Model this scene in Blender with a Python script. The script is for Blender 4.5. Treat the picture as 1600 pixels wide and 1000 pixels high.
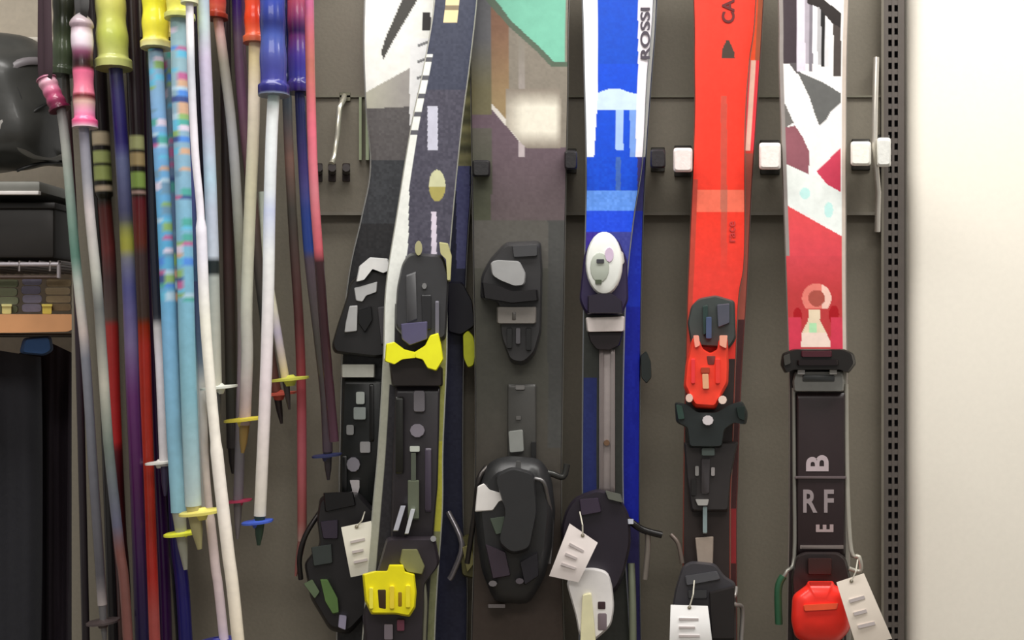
import bpy, bmesh, math, random
from mathutils import Vector, Matrix
random.seed(7)
for o in list(bpy.data.objects): bpy.data.objects.remove(o)
sc = bpy.context.scene
COL = sc.collection

# ------------------------------------------------------------------ camera, world, lights
D = 1.6; S0 = 0.0009; ZC = 1.1
cam_d = bpy.data.cameras.new('camera'); cam = bpy.data.objects.new('camera', cam_d); COL.objects.link(cam)
cam.location = (0, -D, ZC); cam.rotation_euler = (math.pi/2, 0, 0)
cam_d.sensor_width = 36; cam_d.lens = 36*D/(1600*S0); cam_d.clip_start = 0.02
sc.camera = cam
w = bpy.data.worlds.new('shop_light'); sc.world = w; w.use_nodes = True
w.node_tree.nodes['Background'].inputs[0].default_value = (1.0, 0.97, 0.93, 1)
w.node_tree.nodes['Background'].inputs[1].default_value = 0.36
def area(name, loc, rot, sx, sy, power, col=(1, 1, 1)):
    l = bpy.data.lights.new(name, 'AREA'); l.shape = 'RECTANGLE'; l.size = sx; l.size_y = sy
    l.energy = power; l.color = col
    o = bpy.data.objects.new(name, l); COL.objects.link(o); o.location = loc; o.rotation_euler = rot
    return o
area('ceiling_panel_light', (0.30, -0.62, 2.30), (math.radians(8), 0, 0), 2.6, 0.35, 36, (1, 0.98, 0.95))
area('ceiling_panel_light', (-0.2, -2.6, 2.7), (math.radians(30), 0, 0), 2.4, 0.6, 33, (1, 0.97, 0.93))
sc.view_settings.view_transform = 'Standard'; sc.view_settings.look = 'None'
sc.view_settings.gamma = 1; sc.view_settings.use_curve_mapping = False
sc.view_settings.exposure = 0.0

# ------------------------------------------------------------------ helpers
def lin(c):
    r = []
    for v in c[:3]:
        v = max(0, v)/255.0
        r.append(v/12.92 if v <= 0.04045 else ((v+0.055)/1.055)**2.4)
    return tuple(r)
def P(px, py, d=0.0):
    s = S0*(D-d)/D
    return Vector(((px-800)*s, -d, ZC-(py-500)*s))
WL = {}
_m = {}
def mat(rgb, rough=0.5, metal=0.0, bump=0.0, scale=60, coat=0.0, vary=0.0):
    k = (tuple(rgb), rough, metal, bump, scale, coat, vary)
    if k in _m: return _m[k]
    m = bpy.data.materials.new('finish_%d' % len(_m)); m.use_nodes = True
    nt = m.node_tree; b = nt.nodes['Principled BSDF']
    c = lin(rgb)
    b.inputs['Base Color'].default_value = (*c, 1); b.inputs['Roughness'].default_value = rough
    b.inputs['Metallic'].default_value = metal; b.inputs['Coat Weight'].default_value = coat
    tc = nt.nodes.new('ShaderNodeTexCoord'); n = nt.nodes.new('ShaderNodeTexNoise')
    n.inputs['Scale'].default_value = scale; n.inputs['Detail'].default_value = 4
    nt.links.new(tc.outputs['Object'], n.inputs['Vector'])
    v = vary or 0.12
    mx = nt.nodes.new('ShaderNodeMix'); mx.data_type = 'RGBA'
    mx.inputs[6].default_value = (*[x*(1-v) for x in c], 1); mx.inputs[7].default_value = (*[min(1, x*(1+v)) for x in c], 1)
    nt.links.new(n.outputs['Fac'], mx.inputs[0]); nt.links.new(mx.outputs[2], b.inputs['Base Color'])
    if bump:
        bp = nt.nodes.new('ShaderNodeBump'); bp.inputs['Strength'].default_value = bump; bp.inputs['Distance'].default_value = 0.002
        nt.links.new(n.outputs['Fac'], bp.inputs['Height']); nt.links.new(bp.outputs[0], b.inputs['Normal'])
    _m[k] = m; return m
def vertex_color_mat(name, rough=0.35, coat=0.3):
    m = bpy.data.materials.new(name); m.use_nodes = True; nt = m.node_tree; b = nt.nodes['Principled BSDF']
    a = nt.nodes.new('ShaderNodeVertexColor'); a.layer_name = 'print'
    tc = nt.nodes.new('ShaderNodeTexCoord'); n = nt.nodes.new('ShaderNodeTexNoise'); n.inputs['Scale'].default_value = 90
    nt.links.new(tc.outputs['Object'], n.inputs['Vector'])
    mr = nt.nodes.new('ShaderNodeMapRange'); mr.inputs[3].default_value = 0.88; mr.inputs[4].default_value = 1.12
    nt.links.new(n.outputs['Fac'], mr.inputs[0])
    mu = nt.nodes.new('ShaderNodeVectorMath'); mu.operation = 'SCALE'
    nt.links.new(a.outputs['Color'], mu.inputs[0]); nt.links.new(mr.outputs[0], mu.inputs['Scale'])
    nt.links.new(mu.outputs[0], b.inputs['Base Color'])
    b.inputs['Roughness'].default_value = rough; b.inputs['Coat Weight'].default_value = coat; b.inputs['Specular IOR Level'].default_value = 0.35
    return m
TOP = vertex_color_mat('ski_topsheet_color', 0.42, 0.06)
POLE = vertex_color_mat('pole_lacquer', 0.3, 0.3)

def thing(name, label, cat, loc, group=None, kind=None):
    o = bpy.data.objects.new(name, None); COL.objects.link(o); o.location = loc; WL[o.name] = Vector(loc)
    o.empty_display_size = 0.05
    tag(o, label, cat, group, kind); return o
def tag(o, label=None, cat=None, group=None, kind=None):
    if label: o['label'] = label
    if cat: o['category'] = cat
    if group: o['group'] = group
    if kind: o['kind'] = kind
    return o
def build(name, verts, faces, m, parent=None, cols=None, smooth=40, label=None):
    me = bpy.data.meshes.new(name)
    vs = [Vector(v) for v in verts]
    lo = Vector([min(v[i] for v in vs) for i in range(3)]); hi = Vector([max(v[i] for v in vs) for i in range(3)])
    org = (lo+hi)/2
    me.from_pydata([v-org for v in vs], [], faces)
    bm = bmesh.new(); bm.from_mesh(me); bmesh.ops.recalc_face_normals(bm, faces=bm.faces); bm.to_mesh(me); bm.free()
    if cols:
        a = me.color_attributes.new('print', 'FLOAT_COLOR', 'POINT')
        buf = []
        for c in cols: buf += [*lin(c), 1.0]
        a.data.foreach_set('color', buf)
    if smooth:
        me.shade_smooth(); me.set_sharp_from_angle(angle=math.radians(smooth))
    me.materials.append(m)
    o = bpy.data.objects.new(name, me); COL.objects.link(o)
    if parent is not None:
        o.parent = parent; o.location = org-WL[parent.name]
    else: o.location = org
    WL[o.name] = org
    if label: o['label'] = label
    return o
def addm(A, B):
    n = len(A[0]); A[0].extend(B[0]); A[1].extend([[i+n for i in f] for f in B[1]]); return A
def loft_m(poly, layers):
    """outline in photo-measured units on the rack plane, given real depth by stacked (scale, distance from wall) layers"""
    cx = sum(p[0] for p in poly)/len(poly); cy = sum(p[1] for p in poly)/len(poly); n = len(poly)
    V = []; F = []
    for s, d in layers:
        for x, y in poly: V.append(P(cx+(x-cx)*s, cy+(y-cy)*s, d))
    for l in range(len(layers)-1):
        for i in range(n):
            j = (i+1) % n; F.append([l*n+i, l*n+j, (l+1)*n+j, (l+1)*n+i])
    F.append(list(range(n))[::-1]); F.append([(len(layers)-1)*n+i for i in range(n)])
    return V, F
def roundpoly(poly, r=3, k=3):
    out = []; n = len(poly)
    for i in range(n):
        a = Vector(poly[i-1]); b = Vector(poly[i]); c = Vector(poly[(i+1) % n])
        u = (a-b); v = (c-b); rr = min(r, u.length*0.45, v.length*0.45)
        if u.length < 1e-6 or v.length < 1e-6: continue
        p0 = b+u.normalized()*rr; p1 = b+v.normalized()*rr
        for t in range(k+1):
            t /= k; q = p0*(1-t)**2+b*2*t*(1-t)+p1*t*t; out.append((q.x, q.y))
    return out
def loft(name, poly, d0, d1, m, parent, r=3, bev=0.93, label=None, mid=None):
    pl = roundpoly(poly, r) if r else poly
    h = d1-d0; L = [(1, d0), (mid or 1, d0+h*0.6), ((mid or 1)*(1+bev)/2, d0+h*0.88), (bev*(mid or 1), d1)]
    V, F = loft_m(pl, L); return build(name, V, F, m, parent, smooth=35, label=label)
def rect(x0, y0, x1, y1): return [(x0, y0), (x1, y0), (x1, y1), (x0, y1)]
def ell(cx, cy, rx, ry, n=20): return [(cx+rx*math.cos(a*2*math.pi/n), cy+ry*math.sin(a*2*math.pi/n)) for a in range(n)]
def tube_m(pts, rad, n=10, scale=(1, 1)):
    V = []; F = []; k = len(pts)
    for i, p in enumerate(pts):
        a = pts[max(0, i-1)]; b = pts[min(k-1, i+1)]; t = (b-a).normalized()
        u = t.cross(Vector((0, 1, 0)));
        if u.length < 1e-3: u = Vector((1, 0, 0))
        u.normalize(); v = t.cross(u)
        r = rad[i] if isinstance(rad, (list, tuple)) else rad
        for j in range(n):
            q = 2*math.pi*j/n; V.append(p+u*r*math.cos(q)*scale[0]+v*r*math.sin(q)*scale[1])
    for i in range(k-1):
        for j in range(n):
            F.append([i*n+j, i*n+(j+1) % n, (i+1)*n+(j+1) % n, (i+1)*n+j])
    F.append(list(range(n))[::-1]); F.append([(k-1)*n+j for j in range(n)])
    return V, F
def tube(name, pts, rad, m, parent, n=10, label=None, scale=(1, 1)):
    V, F = tube_m(pts, rad, n, scale); return build(name, V, F, m, parent, smooth=50, label=label)
def box_m(a, b):
    x0, y0, z0 = a; x1, y1, z1 = b
    V = [Vector(v) for v in ((x0, y0, z0), (x1, y0, z0), (x1, y1, z0), (x0, y1, z0), (x0, y0, z1), (x1, y0, z1), (x1, y1, z1), (x0, y1, z1))]
    return V, [[0, 3, 2, 1], [4, 5, 6, 7], [0, 1, 5, 4], [1, 2, 6, 5], [2, 3, 7, 6], [3, 0, 4, 7]]
def box(name, a, b, m, parent=None, bevel=0.0, seg=2):
    V, F = box_m(a, b); o = build(name, V, F, m, parent, smooth=35)
    if bevel:
        bm = bmesh.new(); bm.from_mesh(o.data)
        bmesh.ops.bevel(bm, geom=bm.edges[:], offset=bevel, segments=seg, affect='EDGES', profile=0.5)
        bm.to_mesh(o.data); bm.free(); o.data.shade_smooth(); o.data.set_sharp_from_angle(angle=math.radians(35))
    return o
def interp(tab, y):
    if y <= tab[0][0]: return tab[0][1:]
    for a, b in zip(tab, tab[1:]):
        if y <= b[0]:
            t = (y-a[0])/(b[0]-a[0]); return [a[i]*(1-t)+b[i]*t for i in range(1, len(a))]
    return tab[-1][1:]
def smoothpts(pts, k=6):
    """Catmull-Rom through tuples"""
    out = []; n = len(pts)
    for i in range(n-1):
        p0 = pts[max(0, i-1)]; p1 = pts[i]; p2 = pts[i+1]; p3 = pts[min(n-1, i+2)]
        for s in range(k):
            t = s/k
            out.append(tuple(0.5*((2*b)+(-a+c)*t+(2*a-5*b+4*c-e)*t*t+(-a+3*b-3*c+e)*t**3) for a, b, c, e in zip(p0, p1, p2, p3)))
    out.append(tuple(pts[-1])); return out
def inside(poly, x, y):
    c = False; j = len(poly)-1
    for i in range(len(poly)):
        xi, yi = poly[i]; xj, yj = poly[j]
        if (yi > y) != (yj > y) and x < (xj-xi)*(y-yi)/(yj-yi)+xi: c = not c
        j = i
    return c
def text(name, s, size_px, px, py, d, rgb, parent, rotz=0, bold=0.0, sx=1.0):
    cu = bpy.data.curves.new('lettering', 'FONT'); cu.body = s; cu.size = size_px*S0; cu.extrude = 0.0002
    cu.align_x = 'CENTER'; cu.align_y = 'CENTER'; cu.offset = bold
    t = bpy.data.objects.new('tmp', cu); COL.objects.link(t)
    dg = bpy.context.evaluated_depsgraph_get(); me = bpy.data.meshes.new_from_object(t.evaluated_get(dg))
    bpy.data.objects.remove(t)
    M = Matrix.Translation(P(px, py, d)) @ Matrix.Rotation(math.pi/2, 4, 'X') @ Matrix.Rotation(math.radians(rotz), 4, 'Z') @ Matrix.Diagonal((sx, 1, 1, 1))
    V = [M @ v.co for v in me.vertices]; F = [list(p.vertices) for p in me.polygons]
    return build(name, V, F, mat(rgb, 0.5), parent, smooth=0)

# ------------------------------------------------------------------ setting
GREY = mat((130, 123, 109), 0.6, 0, 0.15, 220, 0, 0.1)
XL = P(112, 0)[0]; XR = P(1380, 0)[0]
tag(box('wall_back', (XL, 0.0, 0), (P(1415, 0)[0], 0.12, 2.8), GREY), kind='structure')
tag(box('floor', (-3, -4, -0.05), (3, 0.75, 0), mat((120, 112, 100), 0.45, 0, 0.1, 30)), kind='structure')
tag(box('ceiling', (-3, -4, 2.8), (3, 0.75, 2.85), mat((230, 228, 222), 0.9, 0, 0.2, 200)), kind='structure')
CREAM = mat((247, 241, 228), 0.75, 0, 0.05, 150, 0, 0.03)
o = box('wall_right', (P(1413, 0)[0], -0.035, 0.0), (3, 0.12, 2.8), CREAM, bevel=0.018, seg=5); tag(o, kind='structure')
tag(box('wall_alcove', (-3, 0.60, 0), (XL, 0.72, 2.8), mat((206, 196, 180), 0.8, 0, 0.1, 90)), kind='structure')
# wide raised board carrying the pegs
rb = thing('rack_board', 'wide grey steel board raised off the wall behind the skis', 'rack board', P(830, 335, 0))
V, F = loft_m(rect(480, 150, 1376, 336), [(1, 0.0), (1, 0.011), (0.999, 0.014)]); build('board', V, F, GREY, rb, smooth=0)
V, F = loft_m(rect(480, 331, 1376, 336), [(1, 0.012), (1, 0.018)]); build('board_lip', V, F, mat((132, 126, 114), 0.6), rb, smooth=0)
V, F = loft_m(rect(480, 149, 1376, 152), [(1, 0.012), (1, 0.018)]); build('board_lip', V, F, mat((126, 122, 106), 0.6), rb, smooth=0)
# slotted upright
up = thing('slotted_upright', 'dark perforated steel upright strip beside the cream wall', 'upright', P(1396, 1722, 0))
ch = ([], [])
for (a, b) in ((1381, 1388), (1393.5, 1397.5), (1403, 1413)):
    addm(ch, loft_m(rect(a, -900, b, 1722), [(1, 0.0), (1, 0.020)]))
for k in range(146):
    y = -900+k*18
    addm(ch, loft_m(rect(1388, y, 1403, y+8), [(1, 0.004), (1, 0.0195)]))
build('slotted_face', *ch, mat((100, 93, 88), 0.45, 0.35), up, smooth=0)
V, F = loft_m(rect(1384, -900, 1410, 1722), [(1, 0.0), (1, 0.006)]); build('channel_back', V, F, mat((66, 60, 62), 0.6), up, smooth=0)
V, F = loft_m(rect(1377, -900, 1381, 1722), [(1, 0.0), (1, 0.024)]); build('edge_flange', V, F, mat((128, 122, 110), 0.4, 0.3), up, smooth=0)

# pegs
def peg(px, py, w_, h_, rgb, label, dz=0.125, tilt=0):
    t = thing('rack_peg', label, 'peg', P(px, py, 0.0), 'ski rack pegs')
    loft('mounting_plate', rect(px-w_*0.45, py-h_*0.6, px+w_*0.45, py+h_*0.7), 0.012, 0.018, mat((70, 68, 64), 0.4, 0.6), t, 2)
    tube('peg_arm', [P(px, py, 0.012), P(px, py, dz-0.02)], 0.0055, mat((60, 58, 55), 0.35, 0.8), t, 8)
    pl = roundpoly(rect(px-w_/2, py-h_/2, px+w_/2, py+h_/2), 5, 3)
    V, F = loft_m(pl, [(0.8, dz-0.075), (0.98, dz-0.06), (1.0, dz-0.01), (0.96, dz-0.003), (0.8, dz)])
    build('rubber_pad', V, F, mat(rgb, 0.55, 0, 0.2, 200), t, smooth=30)
    return t
peg(752, 263, 28, 26, (20, 18, 20), 'black rubber peg left of the wide grey ski')
peg(892, 250, 20, 30, (18, 14, 18), 'black rubber peg between the wide grey ski and the blue ski')
peg(1028, 248, 24, 30, (24, 18, 24), 'black rubber peg just right of the blue skis')
peg(1067, 250, 30, 38, (240, 226, 222), 'white padded peg touching the left edge of the red ski')
peg(1203, 244, 34, 42, (244, 236, 230), 'white padded peg between the red and the patterned ski')
peg(1345, 240, 32, 38, (246, 242, 232), 'square white padded peg just right of the patterned ski')
peg(1381, 238, 22, 46, (226, 226, 220), 'tall pale peg in front of the slotted upright', 0.12)
for x, lb in ((498, 'first'), (519, 'second'), (541, 'third')):
    t = thing('bare_peg', 'small dark bare peg on the board, %s from the left beside the poles' % lb, 'peg', P(x, 268, 0.0), 'small bare pegs')
    tube('peg_arm', [P(x, 268, 0.012), P(x, 266, 0.05), P(x, 262, 0.065)], 0.0055, mat((45, 38, 38), 0.4, 0.3), t, 8)
    loft('mounting_plate', rect(x-6, 255, x+6, 284), 0.012, 0.017, mat((60, 50, 48), 0.5, 0.3), t, 2)
t = thing('chrome_hook', 'slim chrome hook hanging on the board left of the white ski', 'hook', P(528, 150, 0.015))
tube('hook_rod', [P(*p) for p in ((538, 150, 0.014), (537, 156, 0.045), (530, 168, 0.055), (527, 210, 0.055), (522, 245, 0.055), (518, 256, 0.065))], 0.004, mat((225, 222, 205), 0.2, 0.7), t, 8)
loft('hook_plate', rect(530, 144, 548, 158), 0.012, 0.018, mat((120, 118, 100), 0.4, 0.5), t, 2)
t = thing('chrome_rod', 'thin upright chrome rod passing through the rightmost peg', 'rod', P(1368, 360, 0.015))
tube('rod_shaft', [P(1369, 90, 0.045), P(1367, 170, 0.05), P(1366, 230, 0.05), P(1372, 300, 0.04), P(1371, 362, 0.03)], 0.0042, mat((226, 220, 210), 0.25, 0.6), t, 8)
for y, d in ((96, 0.045), (356, 0.031)):
    tube('rod_bracket', [P(1370, y, 0.0 if y < 140 or y > 340 else 0.012), P(1370, y, d)], 0.003, mat((150, 146, 138), 0.3, 0.7), t, 8)
t = thing('green_bracket', 'pale green metal bracket beside the base of the white ski graphic', 'bracket', P(572, 150, 0.015))
for x, w_, c in ((563, 4, (150, 160, 128)), (574, 5, (168, 180, 148)), (586, 8, (96, 116, 66))):
    V, F = loft_m(rect(x-w_/2, 152, x+w_/2, 250), [(1, 0.012), (1, 0.03)]); build('bracket_bar', V, F, mat(c, 0.4, 0.2), t, smooth=0)

# ------------------------------------------------------------------ skis
def smooth_prof(tab): return smoothpts(tab, 6)
def ski(prof, df, thick, colf, label, side=(30, 30, 32), edge=(150, 150, 150), group=None, x_back=0, sidewall=None):
    prof = sorted(smooth_prof(prof)); top = prof[0][0]; bot = prof[-1][0]
    cb = interp(prof, bot); root = thing('ski', label, 'ski', P((cb[0]+cb[1])/2, bot, df-thick), group)
    ys = []; y = top
    while y < bot:
        ys.append(y); y += 1.5 if -20 < y < 1020 else 20
    ys.append(bot)
    def row(y):
        xl, xr = interp(prof, y); c = (xl+xr)/2
        f = 1.0
        if y < top+90: f = math.sqrt(max(0.02, 1-((top+90-y)/90)**2))
        dd = 0
        if y < -60: dd = 0.055*((-60-y)/200.0)**2
        return c+(xl-c)*f, c+(xr-c)*f, dd
    nx = 60; V = []; C = []; F = []
    for y in ys:
        xl, xr, dd = row(y)
        for i in range(nx+1):
            u = i/nx; x = xl+(xr-xl)*u
            cr = 0.0016*(1-(2*u-1)**6)
            V.append(P(x, y, df+dd-0.0016+cr)); C.append(colf(x, y, u))
    for r in range(len(ys)-1):
        for i in range(nx):
            a = r*(nx+1)+i; F.append([a, a+nx+1, a+nx+2, a+1])
    build('topsheet', V, F, TOP, root, C, smooth=40)
    V = []; F = []; ys2 = ys[::8]+[ys[-1]]
    def strip(o0, o1, fr, bk):
        V = []; F = []
        for y in ys2:
            xl, xr, dd = row(y)
            V += [P(xl+o0, y, fr+dd), P(xr-o0, y, fr+dd), P(xr-o1, y, bk+dd), P(xl+o1, y, bk+dd)]
        for r in range(len(ys2)-1):
            for i in range(4): F.append([r*4+i, r*4+(i+1) % 4, r*4+4+(i+1) % 4, r*4+4+i])
        F.append([0, 1, 2, 3]); n = len(V)-4; F.append([n+3, n+2, n+1, n]); return V, F
    build('sidewall', *strip(0, -1.2, df-0.0017, df-thick+0.002), mat(side, 0.4), root, smooth=30)
    build('steel_edge', *strip(-2.0, -2.0, df-thick+0.002, df-thick), mat(edge, 0.25, 0.6), root, smooth=30)
    return root
def binding(name, ski_o, poly, d0, d1, rgb, **k):
    return loft(name, poly, d0, d1, mat(rgb, k.pop('rough', 0.4), k.pop('metal', 0.0), 0.05, 120), ski_o, **k)
def noise(x, y, a=10, f=0.11):
    h = (int(x//4)*73856093 ^ int(y//4)*19349663) & 0xffff
    h = (h*40503+12345) & 0xffff
    return (h/32768.0-1)*a*0.38
def mixc(a, b, t):
    t = max(0, min(1, t)); return tuple(p*(1-t)+q*t for p, q in zip(a, b))
def add(c, v): return tuple(max(0, min(255, i+v)) for i in c)
FR = 0.100; TH = 0.015
def detail(p, items):
    """small sub-parts: (name, poly, d0, d1, rgb, metal, r)"""
    for it in items:
        n, poly, d0, d1, rgb = it[:5]; metal = it[5] if len(it) > 5 else 0.0; r = it[6] if len(it) > 6 else 2
        loft(n, poly, d0, d1, mat(rgb, 0.35, metal), p, r=r)
def bow(name, pts, rad, rgb, parent, metal=0.7, n=8):
    return tube(name, [P(*p) for p in smoothpts(pts, 4)], rad, mat(rgb, 0.3, metal), parent, n)

# --- ski A: white twin-tip, leaning, far left
def colA(x, y, u):
    bands = [([(600, -60), (718, -60), (642, 0), (600, 70), (585, 60), (570, 58)], None)]
    if x > 640 and y < 196-(x-640)*0.3 and (y > 60 or x > 690): return (120, 120, 122) if math.sin(y*0.25+x*0.1) > 0.86 and x > 652 else (244, 244, 244)
    if y < 145-(x-570)*0.55:
        if inside([(628, 0), (700, -70), (720, -60), (652, 0), (612, 68), (598, 95), (596, 80), (602, 60)], x, y): return (72, 70, 66)
        if inside([(660, 20), (673, 20), (673, 48), (660, 48)], x, y): return (46, 42, 44)
        if inside([(674, 58), (678, 58), (678, 116), (674, 116)], x, y): return (170, 170, 168)
        return (250, 250, 244) if y > -20 else (90, 88, 84) if (int(y/70) % 2) else (245, 245, 240)
    if y < 170-(x-570)*0.05: return mixc((190, 188, 170), (165, 160, 155), (x-570)/60)
    n = noise(x, y, 16)
    if y < 250: return add((92, 88, 88), n)
    if y < 350: return add((58, 60, 64), n*1.3)
    return add((42, 42, 44), n)
skA = ski([(-330, 590, 705), (0, 571, 690), (150, 572, 682), (260, 580, 662), (340, 566, 640), (420, 548, 622), (520, 537, 610), (700, 532, 603), (850, 530, 605), (1100, 525, 615), (1400, 520, 620), (1715, 535, 605)],
          0.060, TH, colA, 'white and black wide ski with a dark diagonal slash, leftmost of the skis', side=(210, 212, 205))
a0 = 0.060
t = binding('toe_binding', skA, [(548, 440), (575, 418), (608, 424), (616, 470), (615, 555), (590, 560), (522, 552), (518, 540), (528, 505), (540, 470)], a0, a0+0.032, (34, 33, 34), r=6)
detail(t, [('toe_cover', [(556, 441), (561, 416), (578, 402), (606, 404), (613, 420), (600, 427), (582, 420), (568, 438)], a0+0.02, a0+0.04, (238, 238, 236)),
           ('release_window', [(553, 450), (568, 446), (590, 440), (589, 456), (572, 462), (566, 472), (556, 470)], a0+0.03, a0+0.036, (205, 205, 205), 0.3),
           ('side_badge', [(546, 478), (559, 477), (558, 518), (538, 520), (540, 505)], a0+0.03, a0+0.036, (190, 190, 190), 0.2),
           ('toe_wing', [(560, 485), (580, 478), (582, 500), (570, 520), (560, 505)], a0+0.03, a0+0.038, (12, 12, 14)),
           ('toe_wing', [(590, 480), (606, 478), (610, 530), (596, 540)], a0+0.03, a0+0.038, (70, 68, 70))])
binding('boot_pad', skA, rect(533, 569, 586, 590), a0, a0+0.022, (186, 186, 176), r=2)
t = binding('heel_track', skA, [(537, 592), (598, 592), (592, 700), (585, 790), (532, 790), (533, 700)], a0, a0+0.014, (28, 30, 30), r=4)
detail(t, [('rivet', rect(556, 612, 570, 632), a0+0.013, a0+0.019, (190, 196, 190), 0.4, 3), ('rivet', rect(552, 636, 572, 656), a0+0.013, a0+0.02, (160, 168, 165), 0.4, 3),
           ('rivet', rect(541, 664, 553, 680), a0+0.013, a0+0.018, (150, 150, 150), 0.4, 3), ('rivet', rect(562, 690, 579, 708), a0+0.013, a0+0.02, (170, 168, 170), 0.4, 3),
           ('rivet', ell(552, 726, 11, 12, 10), a0+0.013, a0+0.02, (150, 146, 156), 0.4, 0), ('rivet', [(546, 750), (562, 750), (562, 762), (557, 780), (551, 780), (550, 765)], a0+0.013, a0+0.02, (205, 198, 200), 0.4),
           ('track_rib', rect(534, 712, 542, 780), a0+0.013, a0+0.017, (12, 12, 12)), ('track_rib', rect(577, 600, 584, 690), a0+0.013, a0+0.017, (12, 12, 12))])
t = binding('heel_binding', skA, [(500, 775), (560, 768), (590, 800), (592, 880), (575, 960), (545, 992), (515, 985), (485, 935), (475, 880), (500, 850), (495, 810)], a0, a0+0.034, (32, 30, 32), r=8)
detail(t, [('heel_lever', [(500, 905), (512, 905), (528, 935), (530, 958), (520, 960), (508, 940)], a0+0.03, a0+0.044, (90, 120, 66)),
           ('heel_lever', [(474, 912), (488, 905), (500, 925), (492, 936)], a0+0.026, a0+0.04, (96, 112, 84)),
           ('screw', [(530, 960), (542, 962), (540, 985), (528, 980)], a0+0.03, a0+0.042, (170, 165, 190), 0.4),
           ('heel_ridge', [(505, 770), (552, 768), (556, 790), (508, 800)], a0+0.03, a0+0.04, (14, 12, 14)),
           ('heel_ridge', [(486, 855), (518, 850), (520, 880), (490, 885)], a0+0.03, a0+0.04, (56, 62, 60)),
           ('heel_ridge', [(500, 815), (528, 812), (528, 842), (505, 842)], a0+0.03, a0+0.04, (52, 44, 58))])
bow('brake_arm', [(500, 800, a0+0.01), (478, 835, a0+0.02), (468, 870, a0+0.02), (470, 905, a0+0.015)], 0.0035, (60, 56, 56), skA)

# --- ski C: navy, behind B
def colC(x, y, u):
    n = noise(x, y, 12)
    if 715 < x < 738 and 58 < y < 260:
        return add(mixc((84, 84, 62), (170, 164, 116), 0.5+0.5*math.sin(y*0.21)*math.sin(y*0.083+1)), n)
    if 713 < x < 734 and 260 <= y < 420: return add((92, 94, 140), n*1.5)
    if x > 737 and y < 420: return add((112, 112, 118), n)
    if y < 60: return add((62, 62, 118), n*2)
    return add((42, 44, 66), n)
skC = ski([(-350, 690, 790), (0, 672, 752), (200, 655, 742), (400, 640, 728), (600, 628, 722), (800, 615, 722), (1000, 600, 728), (1715, 595, 705)],
          0.041, 0.012, colC, 'navy ski with cream lettering half hidden behind the black and yellow ski', side=(40, 44, 62))
binding('side_wing', skC, [(723, 522), (731, 515), (740, 525), (744, 548), (740, 572), (731, 576), (724, 560)], 0.040, 0.070, (200, 206, 40), r=4)
binding('side_housing', skC, [(700, 440), (722, 440), (738, 470), (742, 510), (720, 525), (700, 520)], 0.040, 0.068, (20, 18, 30), r=5)
t = binding('brake_pad', skC, [(716, 842), (735, 832), (752, 850), (756, 890), (742, 905), (722, 900)], 0.040, 0.070, (92, 88, 48), r=5)
detail(t, [('pad_clip', [(722, 855), (736, 850), (742, 880), (730, 895)], 0.071, 0.076, (134, 128, 80))])
bow('brake_arm', [(700, 800, 0.055), (722, 850, 0.07), (708, 895, 0.07), (702, 905, 0.07)], 0.004, (150, 145, 150), skC)

# --- ski B: black + yellow, leaning; white left edge
def colB(x, y, u):
    n = noise(x, y, 14)
    if 85 < y < 980 and u < (0.11 if y > 600 else 0.15 if y < 300 else 0.15+0.12*math.exp(-((y-390)/60)**2)+0.16*math.exp(-((y-130)/50)**2)):
        if y < 230 and math.sin(y*0.22) > 0.72: return (90, 90, 96)
        return add((236, 238, 232) if y < 560 else (165, 165, 150), n*0.5)
    if y < 35 and 0.25 < u < 0.6: return (245, 222, 170) if not 8 < y < 16 else (140, 125, 100)
    if inside(ell(683, 290, 13, 25), x, y): return (205, 205, 165) if y < 292 else (170, 160, 90)
    if 165 < y < 235 and abs(x-676) < 8: return (200, 200, 216)
    if abs(x-678) < 4 and 330 < y < 410: return (220, 210, 225)
    if u > 0.9 and y > 420: return add((150, 150, 80) if y < 690 else (176, 172, 60) if y < 830 else (120, 122, 88), n)
    if y < 140: return add((62, 66, 84), n)
    if y < 420: return add((74, 72, 86), n*1.6)
    return add((40, 38, 42), n)
FB = 0.136
skB = ski([(-340, 690, 760), (-100, 680, 750), (0, 680, 744), (100, 664, 733), (200, 643, 720), (330, 622, 707), (450, 604, 698), (560, 600, 697), (700, 592, 691), (800, 583, 690), (950, 571, 680), (1200, 555, 670), (1715, 540, 640)],
          FB, TH, colB, 'leaning black ski with pale left edge and bright yellow toe and heel binding', side=(214, 216, 204), edge=(175, 175, 165))
f = FB
t = binding('toe_binding', skB, [(628, 412), (640, 394), (692, 398), (702, 430), (697, 532), (640, 536), (617, 512), (620, 450)], f, f+0.036, (52, 52, 54), r=8)
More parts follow.
